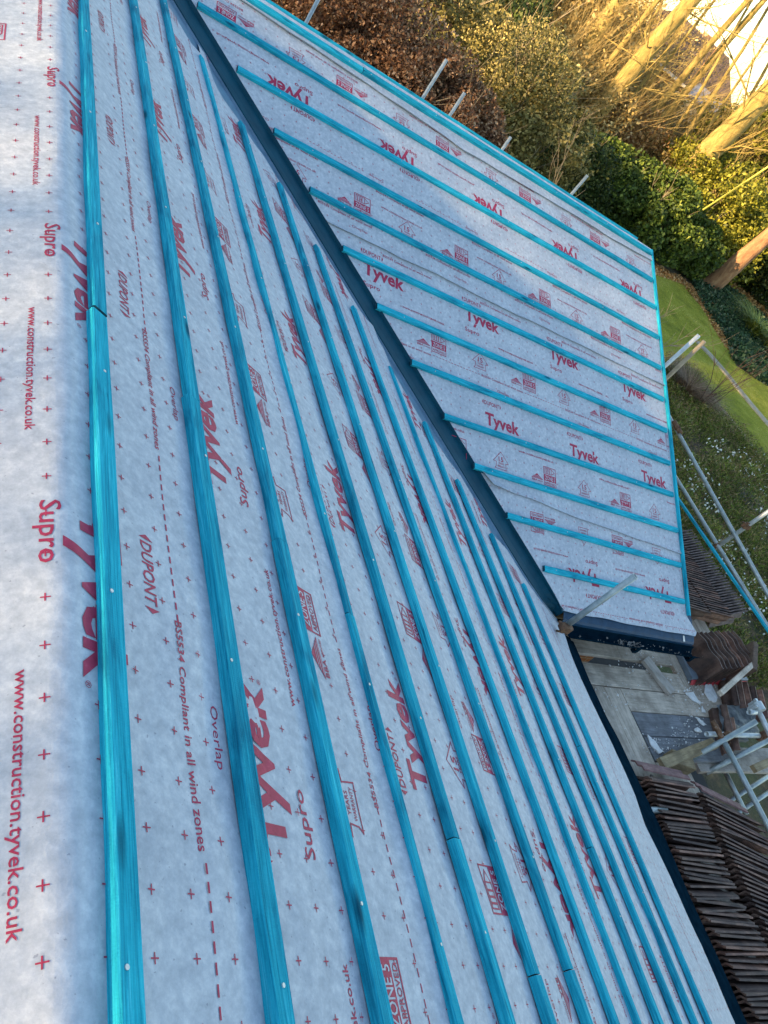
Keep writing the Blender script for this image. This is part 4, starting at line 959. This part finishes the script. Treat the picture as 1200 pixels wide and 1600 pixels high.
# ------------------------------------------------------------------ garden ground: paving, painted slot-shade patch, beds
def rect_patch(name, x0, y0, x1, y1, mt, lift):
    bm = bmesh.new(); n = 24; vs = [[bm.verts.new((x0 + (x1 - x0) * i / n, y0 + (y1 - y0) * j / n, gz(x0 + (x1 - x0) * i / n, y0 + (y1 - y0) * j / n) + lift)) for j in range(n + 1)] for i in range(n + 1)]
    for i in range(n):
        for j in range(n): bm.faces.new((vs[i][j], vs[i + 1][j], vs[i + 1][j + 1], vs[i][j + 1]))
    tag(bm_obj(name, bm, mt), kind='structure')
rect_patch('path', .2, -9, 5.6, 2.3, simple('dark_tarmac', [(.3, (.008, .008, .009)), (.7, (.022, .022, .022))], 8, .9, .4, 60), .02)  # dark patch added below the platform; stands in for shade in the slot
def strip(name, pix, width, mt, lift, hgt, label, cat):
    P = [onG(*p) for p in pix]; Q = []
    for a, b in zip(P, P[1:]):
        for t in np.linspace(0, 1, 14)[:-1]: Q.append(a.lerp(b, float(t)))
    Q.append(P[-1]); bm = bmesh.new(); prev = None
    for i, p in enumerate(Q):
        t = (Q[min(i + 1, len(Q) - 1)] - Q[max(i - 1, 0)]); t.z = 0; t.normalize(); n = Vector((-t.y, t.x, 0)); g = gz(p.x, p.y); w = width / 2 * (1 + .12 * noise.noise(Vector((i * .5, 3, 1))))
        ring = [bm.verts.new((p.x + n.x * s_ * w, p.y + n.y * s_ * w, g + z_)) for s_, z_ in ((-1, -.05), (-1, hgt), (1, hgt), (1, -.05))]
        if prev:
            for k in range(3): bm.faces.new((prev[k], prev[k + 1], ring[k + 1], ring[k]))
        prev = ring
    o = bm_obj(name, bm, mt); tag(o, label, cat, kind='thing'); return o
strip('edging_kerb', [(1088, 534), (1110, 557), (1130, 580), (1150, 605), (1172, 632), (1215, 682)], .36, simple('weathered_edging_stone', [(.3, (.20, .17, .12)), (.7, (.42, .38, .30))], 3, .9, .5, 20), 0, .05, 'pale stone edging strip running across the mossy lawn', 'lawn edging')
strip('bed_edging', [(1085, 590), (1100, 610), (1118, 636), (1140, 660), (1165, 692), (1190, 725)], .24, simple('mottled_timber_edging', [(.3, (.14, .09, .05)), (.5, (.30, .22, .13)), (.7, (.48, .40, .28))], 5, .9, .5, 16), 0, .10, 'rough edging along the flower bed beside the lawn', 'lawn edging')

def scatter(pix, n, lo=0.0, hi=.15, size=.07, mt=L_BED, name='ground_cover', label='', cat='ground cover', up=0., aspect=.55, zfun=None):
    """leaves spread over the ground inside the area outlined by pix (as seen, then carried onto the ground)"""
    P = [onG(*p) for p in pix]; xs = [p.x for p in P]; ys = [p.y for p in P]; out = []
    px = np.array(xs); py = np.array(ys)
    while len(out) < n:
        x = rng.uniform(min(xs), max(xs), 4000); y = rng.uniform(min(ys), max(ys), 4000); ins = np.zeros(len(x), bool); j = len(px) - 1
        for i in range(len(px)):
            c = ((py[i] > y) != (py[j] > y)) & (x < (px[j] - px[i]) * (y - py[i]) / (py[j] - py[i] + 1e-12) + px[i]); ins ^= c; j = i
        for a, b in zip(x[ins], y[ins]):
            k = noise.noise(Vector((a * .9, b * .9, 2)))
            if random.random() < .55 + .9 * k: out.append((a, b, gz(a, b) + lo + (hi - lo) * random.random() ** 1.5 * (1 + k)))
    o = quads_obj(name, leaf_quads(np.array(out[:n]), size, aspect, up=up), mt); tag(o, label, cat, kind='stuff'); return o
scatter([(1078, 440), (1120, 430), (1160, 470), (1215, 520), (1215, 612), (1175, 590), (1140, 560), (1128, 520), (1100, 485)], 15000, .02, .22, .15, L_IVY, 'ground_cover', 'blue-green ground cover spreading beyond the mossy lawn')
scatter([(1020, 412), (1060, 432), (1110, 470), (1140, 540), (1150, 565), (1130, 540), (1095, 480), (1065, 445), (1010, 425)], 2600, .01, .05, .13, L_LITTER, 'leaf_litter', 'brown fallen leaves along the far lawn edge')
scatter([(1105, 425), (1140, 430), (1215, 500), (1215, 535), (1160, 480)], 3800, .01, .10, .2, L_LITTER, 'leaf_litter', 'orange-brown fallen leaves below the dark hedge at right')
scatter(LAWN, 9000, .0, .05, .06, mat_leaf('grass_blades', [(0, (.15, .19, .02)), (.5, (.33, .34, .04)), (1, (.52, .47, .12))]), 'grass', 'short mossy grass tufts of the lawn', up=-.6, aspect=.2)
BED = [(1030, 560), (1062, 570), (1085, 592), (1110, 625), (1140, 662), (1165, 695), (1195, 728), (1240, 760), (1300, 1060), (1180, 1080), (1100, 1000), (1050, 860), (1040, 700)]
scatter(BED, 70000, .0, .30, .060, L_BED, 'bed_plants', 'mixed low plants of the bed below the gable', up=-.3, aspect=.35)
scatter(BED, 9000, .05, .40, .16, L_STRAW, 'dead_stems', 'dry brown stems among the bed plants', up=-.7, aspect=.06)
scatter(BED, 14000, .05, .32, .17, L_BLADE, 'strap_foliage', 'narrow green leaves of bulbs in the bed', up=-.6, aspect=.09)
def flowers(cs, n):
    out = []
    for x, y, sx, sy in cs:
        for _ in range(n):
            p = onG(random.gauss(x, sx), random.gauss(y, sy)); out.append((p.x, p.y, gz(p.x, p.y) + random.uniform(.16, .36)))
    o = quads_obj('white_flowers', leaf_quads(np.array(out), .058, .8), L_FLOWER); tag(o, 'clusters of small white flowers in the bed by the scaffold tubes', 'flowers', kind='stuff')
flowers([(1110, 705, 9, 8), (1135, 720, 12, 6), (1165, 735, 10, 8), (1065, 735, 9, 8), (1085, 760, 10, 9), (1068, 775, 8, 8), (1092, 800, 10, 9), (1180, 775, 14, 9), (1160, 750, 10, 6), (1185, 815, 9, 8), (1140, 870, 12, 12), (1120, 862, 9, 8), (1110, 885, 10, 10), (1150, 920, 14, 12), (1180, 940, 14, 12), (1165, 970, 14, 10), (1195, 835, 9, 10)], 26)

# a strappy clump and a dry shrub
def clump(px, py, n, R, H, mt, name, label, cat, w=.03, group=None, arch=.5):
    c = onG(px, py); bm = bmesh.new(); gl = gz(c.x, c.y)
    for _ in range(n):
        a = random.uniform(0, 6.283); r0 = random.uniform(0, R * .4); p = Vector((r0 * math.cos(a), r0 * math.sin(a), 0)); d = Vector((math.cos(a), math.sin(a), 0)); L = H * random.uniform(.6, 1.1); s = Vector((-d.y, d.x, 0)); prev = None
        for i in range(6):
            t = i / 5; q = p + d * (R * t * t * random.uniform(.9, 1.1)) + Vector((0, 0, L * (t - arch * t * t))); ww = w * (1 - t * .92)
            k = [bm.verts.new(q - s * ww), bm.verts.new(q + s * ww)]
            if prev: bm.faces.new((prev[0], prev[1], k[1], k[0]))
            prev = k
    o = bm_obj(name, bm, mt); o.location = (c.x, c.y, gl); tag(o, label, cat, group); return o
clump(1172, 520, 260, 1.5, 1.3, L_BLADE, 'strap_leaved_plant', 'bright green strap-leaved clump in the ground cover, nearer the hedge', 'plant', .035, 'strap-leaved clumps')
clump(1197, 548, 220, 1.3, 1.1, L_BLADE, 'strap_leaved_plant', 'bright green strap-leaved clump at the right edge by the lawn', 'plant', .035, 'strap-leaved clumps')
clump(1064, 618, 700, 1.0, .95, L_STRAW, 'dry_shrub', 'dry brown twiggy shrub at the bed corner beside the gable', 'shrub', .010, None, .3)
clump(1168, 790, 340, .5, .5, simple('grey_stems', [(.3, (.12, .11, .11)), (.7, (.26, .25, .25))], 20, .9, 0), 'grey_shrub', 'low grey wiry shrub between the guard rail and the flowers', 'shrub', .006, None, .6)
def bare(px, py, n, H, r, mt, name, label, cat, depth=2, lean=None, group=None, R=None):
    c = onG(px, py) if R is None else atR(px, py, R); gl = gz(c.x, c.y); bm = bmesh.new()
    for _ in range(n):
        d = Vector((random.uniform(-.5, .5), random.uniform(-.5, .5), 1.0)) if lean is None else Vector(lean) + Vector((random.uniform(-.2, .2), random.uniform(-.2, .2), random.uniform(-.1, .1)))
        twig(bm, Vector((random.uniform(-.2, .2), random.uniform(-.2, .2), 0)), d, H * random.uniform(.7, 1.1), r, depth, .55)
    o = bm_obj(name, bm, mt); o.location = (c.x, c.y, gl); tag(o, label, cat, group); return o
bare(1085, 640, 7, 2.2, .014, simple('dark_red_stems', [(.3, (.06, .03, .02)), (.7, (.14, .07, .045))], 20, .8, 0), 'bare_sapling', 'thin dark bare stems reaching over the lawn from the bed', 'shrub', 1)

# ------------------------------------------------------------------ hedges, shrubs and trees
def bush(px, py, R, rx, rz_, n, mt, size, name, label, cat='shrub', group=None, clumps=30, ry_=None, twigs=None, cr=.30, base=True, ntw=10):
    """crown centred on the sight line at horizontal range R; it stands on the ground below"""
    c = atR(px, py, R); g = gz(c.x, c.y); root = empty(name, (c.x, c.y, g)); h = c.z - g
    P = crown_points(n, rx, ry_ or rx, rz_, clumps, cr) + np.array([0, 0, h])
    if base:
        m_ = int(n * .35); d = crown_points(m_, rx * .85, (ry_ or rx) * .85, h * .55, clumps, .35) + np.array([0, 0, h * .55]); P = np.vstack([P, d])
    P = P[P[:, 2] > .02]
    quads_obj('foliage', leaf_quads(P, size), mt, root)
    bm = bmesh.new()
    for _ in range(ntw // 2): twig(bm, Vector((random.uniform(-.2, .2) * rx, random.uniform(-.2, .2) * rx, 0)), Vector((random.uniform(-.3, .3), random.uniform(-.3, .3), 1)), (h + rz_) * .55, .02 + .006 * rz_, 2, .5)
    bm_obj('stems', bm, twigs or B_GREY, root); tag(root, label, cat, group); return root
# copper hedge along the far boundary
for i, (px, py, R, rx, rz_, lb) in enumerate([(400, -40, 16, 2.2, 1.7, 'copper-leaved hedge plant at the top edge beside the ridge'), (480, 15, 16, 1.7, 1.5, 'copper-leaved hedge plant behind the leftmost upright tube'), (548, 52, 16, 1.7, 1.6, 'copper-leaved hedge plant behind the middle of the ridge batten'),
        (610, 112, 16, 1.5, 1.25, 'copper-leaved hedge plant left of the taller upright tube'), (665, 165, 16.2, 1.3, 1.1, 'copper-leaved hedge plant at the foot of the two upright tubes'), (722, 205, 17, 1.1, .85, 'copper-leaved hedge plant ending the hedge, beside dark evergreens')]):
    bush(px, py, R, rx, rz_, 20000, L_COPPER, .075, 'copper_hedge_plant', lb, 'hedge plant', 'copper-leaved hedge plants', 40)
SH = [
    (560, -30, 19, 2.3, 2.0, 12000, L_COPPER, .12, 'rusty orange shrub rising behind the copper hedge at the top edge'),
    (655, 25, 19, 2.2, 2.2, 16000, L_OLIVE, .13, 'olive shrub behind the copper hedge with orange stems'),
    (735, 60, 20, 2.6, 2.6, 20000, L_DARK, .13, 'large dark evergreen behind the taller upright tube'),
    (790, 150, 19, 1.8, 1.8, 24000, L_OLIVE, .07, 'olive-brown shrub right of the shorter upright tube'),
    (700, -30, 22, 2.6, 2.6, 14000, L_OLIVE, .15, 'olive green tree crown at the top edge above the dark evergreen'),
    (835, 205, 19, 1.6, 1.4, 12000, L_OLIVE, .11, 'dull olive shrub over the ridge before the first mossy trunk'),
    (800, 5, 25, 3.0, 3.0, 16000, L_GOLD, .15, 'golden scrub crown at the top edge left of the mossy trunks'),
    (850, 90, 25, 2.8, 2.8, 16000, L_GOLD, .14, 'golden scrub crown behind the leaning mossy trunk'),
    (880, 175, 23, 2.0, 1.8, 10000, L_GOLD, .12, 'tawny scrub beneath the golden scrub'),
    (890, 262, 20, 1.3, 1.0, 12000, L_DARK, .11, 'low dark shrub at the foot of the thick mossy trunk'),
    (955, 305, 24.5, 1.9, 1.5, 18000, L_LAUREL, .14, 'glossy green shrub beyond the ridge end'),
    (1015, 348, 24.5, 1.7, 1.5, 20000, L_LAUREL, .14, 'large glossy green shrub beside the gable above the lawn'),
    (1072, 375, 26, 1.2, 1.1, 15000, L_LAUREL, .15, 'bright green shrub at the lawn end near the orange trunk'),
    (1110, 330, 26, 2.2, 1.9, 12000, L_YEL, .15, 'yellow-green sunlit shrub above the lawn end'),
    (1165, 345, 29, 2.6, 2.0, 14000, L_OLIVE, .15, 'olive shrub behind the orange-brown trunk'),
    (1225, 420, 29, 2.4, 1.5, 14000, L_DARK, .15, 'dark hedge shrub under the orange-brown trunk at the right edge'),
    (1180, 260, 30, 2.4, 1.9, 11000, L_YEL, .17, 'yellow-green bush at the right edge below the right mossy trunk'),
    (1215, 330, 29, 2.4, 2.2, 9000, L_YEL, .17, 'yellow bush at the right edge above the dark hedge'),
    (960, 225, 28, 2.2, 1.4, 11000, L_LITTER, .14, 'rusty leaved undergrowth right of the thick mossy trunk'),
    (1015, 268, 27, 2.2, 1.3, 11000, L_LITTER, .14, 'orange-brown undergrowth beneath the twin slender trunks'),
    (1060, 295, 27, 1.9, 1.1, 7000, L_GOLD, .13, 'golden undergrowth left of the right mossy trunk'),
    (905, 45, 30, 3.0, 2.8, 15000, L_GOLD, .13, 'golden scrub crown between the first two mossy trunks'),
    (925, 140, 29, 2.4, 2.0, 14000, L_GOLD, .12, 'golden scrub crown below the slim golden trunk'),
    (985, 45, 33, 3.0, 2.6, 9000, L_GOLD, .12, 'thin golden crown right of the thickest mossy trunk at the top edge'),
    (1110, 285, 27, 2.0, 1.2, 11000, L_YEL, .12, 'golden green undergrowth at the foot of the massive mossy trunk'),
    (1160, 215, 31, 1.8, 1.3, 7000, L_GOLD, .13, 'golden undergrowth right of the massive mossy trunk'),
    (1000, 190, 31, 2.0, 1.5, 6000, L_GOLD, .12, 'thin golden scrub behind the slender twin trunks')]
for (px, py, R, rx, rz_, n, mt, sz, lb) in SH:
    q = 1.35 if mt is L_LAUREL else (1.5 if R >= 20 else 1.12)
    bush(px, py, R * q, rx * q, rz_ * q, int(n * (1.3 if q > 1.2 else 1)), mt, sz * (1.12 if q > 1.2 else 1), 'shrub', lb, 'shrub', None, 34, twigs=B_YTWIG if mt in (L_GOLD, L_YEL) else B_GREY, ntw=14 if mt in (L_GOLD, L_OLIVE) else 8)
def tree(base, top, width, R, label, mt=B_MOSS, branches=10, bl=3.0, extra=6, group='mossy bare trees', depth=3, name='bare_tree', wiggle=.12):
    """trunk on the sight lines base -> top at range R, carried down to the ground and up beyond the frame"""
    a, b = atR(*base, R), atR(*top, R); d = b - a; g = gz(a.x, a.y); k = (a.z - g + .3) / d.z
    a0 = a - d * k; a0.z = g - .1; b1 = b + d.normalized() * extra; r = width * R / FPX / 2
    root = empty(name, a0); bm = bmesh.new(); n = 22; pts = []
    for i in range(n + 1):
        t = i / n; p = a0.lerp(b1, t) - a0; w = wiggle * (t * (1 - t) * 3); p += Vector((noise.noise(Vector((t * 4, width, R))), noise.noise(Vector((t * 4, width, R + 9))), 0)) * w; pts.append(p)
    tube_chain(bm, pts, [r * (1.25 - .85 * i / n) * (1 + .08 * noise.noise(Vector((i * .9, width, 1)))) + (.25 * r if i == 0 else 0) for i in range(n + 1)], 12)
    bm_obj('trunk', bm, mt, root, smooth=True)
    bm = bmesh.new()
    for j in range(branches):
        i = random.randint(5, n); q = pts[i]; nd = Vector((random.uniform(-1, 1), random.uniform(-1, 1), random.uniform(.0, .9)))
        twig(bm, q, nd, bl * random.uniform(.5, 1.1), r * .095, depth, .6, 5)
    bm_obj('branches', bm, mt if mt is not B_RED else B_GREY, root); tag(root, label, 'tree', group); return root
tree((870, 145), (975, -10), 22, 36.0, 'mossy trunk leaning right of the golden scrub, leftmost of the bare trees', branches=16)
tree((900, 215), (1085, -5), 24, 36.0, 'thickest mossy golden trunk crossing the top right corner', branches=22, bl=4)
tree((812, 105), (862, -5), 11, 35.0, 'slim mossy trunk at the top edge amid the golden scrub', branches=12, bl=2.5)
for (b_, t_, w_, R_, lb) in [((850, 120), (915, -5), 6, 37, 'thin golden stem just right of the slim top-edge trunk'), ((890, 110), (940, -5), 5, 39, 'thin golden stem left of the slim golden trunk'),
        ((945, 150), (1010, 40), 4.5, 40, 'thin golden stem against the dark roof at left'), ((975, 170), (1075, 20), 5, 41, 'thin golden stem just left of the slender twins'),
        ((1030, 240), (1140, 60), 4.5, 41, 'thin golden stem crossing the white gutter line'), ((1050, 250), (1190, 30), 5, 43, 'thin golden stem against the pale sky near the top right'),
        ((1095, 215), (1165, 110), 4, 41, 'thin golden stem beside the massive trunk'), ((1125, 230), (1200, 100), 5, 45, 'thin golden stem behind the massive trunk')]:
    tree(b_, t_, w_, R_, lb, branches=12, bl=2.2, wiggle=.3)
tree((925, 130), (1032, -5), 8, 36.0, 'slim golden trunk between the two thick leftmost trunks', branches=14, bl=2.5)
tree((985, 215), (1172, -5), 9.5, 42.0, 'left trunk of the slender twin trunks before the far roofs', branches=14)
tree((1002, 222), (1200, -5), 9.5, 42.5, 'right trunk of the slender twin trunks before the far roofs', branches=14)
tree((960, 200), (1050, 85), 5, 42.0, 'very thin bare stem left of the slender twins', branches=12, bl=2)
tree((1082, 262), (1205, 140), 31, 39.0, 'massive mossy trunk at the right edge before the white wall', branches=16, bl=4)
tree((1060, 225), (1110, 155), 9, 42.0, 'crooked golden stem in front of the orange brick wall', branches=10, bl=2, extra=1)
tree((1075, 130), (1120, 75), 3.5, 46.0, 'reddish thin stem against the pale sky between the twins', B_RED, 6, 2, 1)
tree((1130, 430), (1205, 366), 22, 36.5, 'smooth orange-brown trunk rising from the fallen leaves at right', B_RED, 6, 2.5, 4, None)
bare(1000, 330, 4, 2.6, .05, B_GREY, 'fallen_branch', 'bare grey branch sprawling over the green shrubs', 'branch', 3, (.9, -.1, .35), R=17)
bare(1060, 300, 3, 2.6, .06, B_GREY, 'dead_tree', 'pale dead branching tree leaning over the green shrubs', 'tree', 3, (-.6, .2, .5), R=20)
for i, (px, py, R) in enumerate([(640, 60, 17), (760, 110, 18), (800, 70, 20), (860, 120, 21), (900, 60, 22), (960, 170, 24), (1010, 170, 26), (1060, 200, 26), (1120, 230, 27), (1160, 260, 27), (860, 20, 23), (1130, 120, 30)]):
    bare(px, py, 9 if R > 20 else 3, 5.0 if R > 20 else 2.6, .014, B_YTWIG if R > 19 else B_GREY, 'brushwood', ['leafless bush behind the copper hedge', 'tangled pale twigs before the dark evergreen', 'leafless bush between dark evergreen and golden scrub', 'golden twigs at the foot of the leftmost mossy trunk', 'golden twigs between the two thick mossy trunks',
        'golden brushwood behind the rusty undergrowth', 'golden brushwood before the far brick house', 'golden brushwood beneath the crooked stem', 'golden brushwood left of the massive trunk foot', 'golden brushwood beside the yellow-green bush', 'golden twigs at the top edge above the golden scrub', 'fine twigs against the sky near the right edge'][i], 'brushwood', 3, group='leafless brushwood', R=R * (1.5 if R > 20 else 1.1))
rp = [onG(1098, 360), onG(1200, 290)]
a_, b_ = atR(1098, 328, 22), atR(1192, 266, 22); bm = bmesh.new(); add_tube(bm, a_, b_ + (b_ - a_) * .2, .022, 8)
tag(bm_obj('yellow_pole', bm, simple('yellow_painted_pole', [(.3, (.55, .42, .02)), (.7, (.75, .62, .06))], 5, .5, 0)), 'thin yellow pole leaning across the shrubs at the right edge', 'pole')

# ------------------------------------------------------------------ neighbouring houses
def H(px, py, R): return atR(px, py, R)
RH = 50
e0, e1 = H(1030, 100, RH), H(1140, 198, RH)      # ends of the pale eaves line
ax = (e1 - e0); ax.z = 0; axn = ax.normalized(); nn = Vector((-axn.y, axn.x, 0)); nn = nn if nn.dot(FW) > 0 else -nn
zE = (e0.z + e1.z) / 2; Lh = ax.length
fh = empty('brick_house', (e0.x, e0.y, gz(e0.x, e0.y))); g0 = fh.location.z
def loc(u, v, z): p = axn * u + nn * v; return Vector((p.x, p.y, z - g0))
def hull(name, pts, faces, mt, parent=fh): return mesh_obj(name, pts, faces, mt, parent)
LL = Lh * 1.35; x0_ = -Lh * .9
hull('wall', [loc(x0_, .3, g0 - .5), loc(LL * .72, .3, g0 - .5), loc(LL * .72, 8, g0 - .5), loc(x0_, 8, g0 - .5), loc(x0_, .3, zE), loc(LL * .72, .3, zE), loc(LL * .72, 8, zE), loc(x0_, 8, zE)],
     [(0, 1, 5, 4), (1, 2, 6, 5), (2, 3, 7, 6), (3, 0, 4, 7)], M_BRICK)
hz_ = 2.3
hull('roof', [loc(x0_ - .3, -.1, zE - .05), loc(LL * .72 + .3, -.1, zE - .05), loc(LL * .72 + .3, 8.3, zE - .05), loc(x0_ - .3, 8.3, zE - .05), loc(x0_ + 3, 4.1, zE + hz_), loc(LL * .72 - 2.4, 4.1, zE + hz_)],
     [(0, 1, 5, 4), (1, 2, 5), (2, 3, 4, 5), (3, 0, 4), (3, 2, 1, 0)], M_ROOFB)
bm = bmesh.new(); add_box(bm, (0, 0, 0), (Lh * 1.9, .12, .14)); o = bm_obj('gutter', bm, M_WPAINT, fh); o.matrix_local = Matrix.Translation(loc(Lh * .03, -.16, zE)) @ frame_from((0, 0, 0), axn).to_4x4()
for i, (u, w_, z0_, z1_) in enumerate([(Lh * .42, 1.5, -1.5, -.35), (Lh * -.1, 1.3, -1.5, -.35), (Lh * -.45, 1.3, -1.5, -.35)]):
    fr = hull('window', [loc(u - w_ / 2, .26, zE + z0_), loc(u + w_ / 2, .26, zE + z0_), loc(u + w_ / 2, .26, zE + z1_), loc(u - w_ / 2, .26, zE + z1_), loc(u - w_ / 2, .32, zE + z0_), loc(u + w_ / 2, .32, zE + z0_), loc(u + w_ / 2, .32, zE + z1_), loc(u - w_ / 2, .32, zE + z1_)],
              [(0, 1, 2, 3), (4, 5, 1, 0), (3, 2, 6, 7), (0, 3, 7, 4), (1, 5, 6, 2)], M_WPAINT)
    for s_ in (-1, 1):
        c_ = u + s_ * w_ * .235; hw = w_ * .19; hull('pane', [loc(c_ - hw, .25, zE + z0_ + .12), loc(c_ + hw, .25, zE + z0_ + .12), loc(c_ + hw, .25, zE + z1_ - .12), loc(c_ - hw, .25, zE + z1_ - .12)], [(0, 1, 2, 3)], M_GLASS, fr)
bm = bmesh.new(); q0 = loc(Lh * .62, .18, zE); add_tube(bm, q0, q0 - Vector((0, 0, 3.2)), .05, 8); bm_obj('downpipe', bm, M_WPAINT, fh)
tag(fh, 'far brick house with dark roof and long pale gutter seen through the bare trees', 'house')
fo = empty('orange_roofed_house', tuple(H(1075, 110, 66))); fo.location.z = gz(fo.location.x, fo.location.y)
def loc2(u, v, z): p = axn * u + nn * v; return Vector((p.x, p.y, z))
zt = H(1075, 55, 66).z - fo.location.z; ze = H(1100, 125, 66).z - fo.location.z - .8
hull('wall', [loc2(-4, 0, -.5), loc2(4.5, 0, -.5), loc2(4.5, 7, -.5), loc2(-4, 7, -.5), loc2(-4, 0, ze), loc2(4.5, 0, ze), loc2(4.5, 7, ze), loc2(-4, 7, ze)], [(0, 1, 5, 4), (1, 2, 6, 5), (2, 3, 7, 6), (3, 0, 4, 7)], M_CREAM, fo)
hull('roof', [loc2(-4.4, -.4, ze - .05), loc2(4.9, -.4, ze - .05), loc2(4.9, 7.4, ze - .05), loc2(-4.4, 7.4, ze - .05), loc2(-1.2, 3.5, zt), loc2(1.7, 3.5, zt)], [(0, 1, 5, 4), (1, 2, 5), (2, 3, 4, 5), (3, 0, 4), (3, 2, 1, 0)], M_ROOFO, fo)
bm = bmesh.new(); add_box(bm, loc2(-.6, 3.5, zt + .3), (.9, .6, 1.2)); bm_obj('chimney', bm, M_BRICK, fo)
tag(fo, 'farther house whose orange hipped roof shows against the pale sky', 'house')
gr = empty('garage', tuple(H(1120, 205, 47))); gr.location.z = gz(gr.location.x, gr.location.y); zg = H(1128, 165, 47).z - gr.location.z
hull('wall', [loc2(-2.2, 0, -.5), loc2(2.6, 0, -.5), loc2(2.6, 4, -.5), loc2(-2.2, 4, -.5), loc2(-2.2, 0, zg - .5), loc2(2.6, 0, zg - .5), loc2(2.6, 4, zg - .5), loc2(-2.2, 4, zg - .5)], [(0, 1, 5, 4), (1, 2, 6, 5), (2, 3, 7, 6), (3, 0, 4, 7)], M_CREAM, gr)
hull('roof', [loc2(-2.4, -.3, zg - .52), loc2(2.8, -.3, zg - .52), loc2(2.8, 4.2, zg + .1), loc2(-2.4, 4.2, zg + .1), loc2(-2.4, -.3, zg - .62), loc2(2.8, -.3, zg - .62), loc2(2.8, 4.2, zg), loc2(-2.4, 4.2, zg)], [(0, 1, 2, 3), (7, 6, 5, 4), (0, 4, 5, 1), (1, 5, 6, 2), (2, 6, 7, 3), (3, 7, 4, 0)], M_ROOFG, gr)
hull('garage_door', [loc2(-1.2, -.04, -.4), loc2(1.4, -.04, -.4), loc2(1.4, -.04, zg - .9), loc2(-1.2, -.04, zg - .9)], [(0, 1, 2, 3)], M_WPAINT, gr)
tag(gr, 'low pale garage with a grey roof beside the massive mossy trunk', 'garage')
# leaf screen added out of view to thin the low sun on the roof
P = np.stack([rng.uniform(-23.5, -20.5, 115000), rng.uniform(-12, 10, 115000), rng.uniform(-2.4, 8.5, 115000)], 1)
tag(quads_obj('tall_hedge', leaf_quads(P, .135, .6), mat_leaf('hedge_leaves', [(0, (.01, .02, .006)), (1, (.04, .07, .02))], 0)), 'tall thin evergreen hedge out of frame behind the ridge, filtering the low sun', 'hedge')
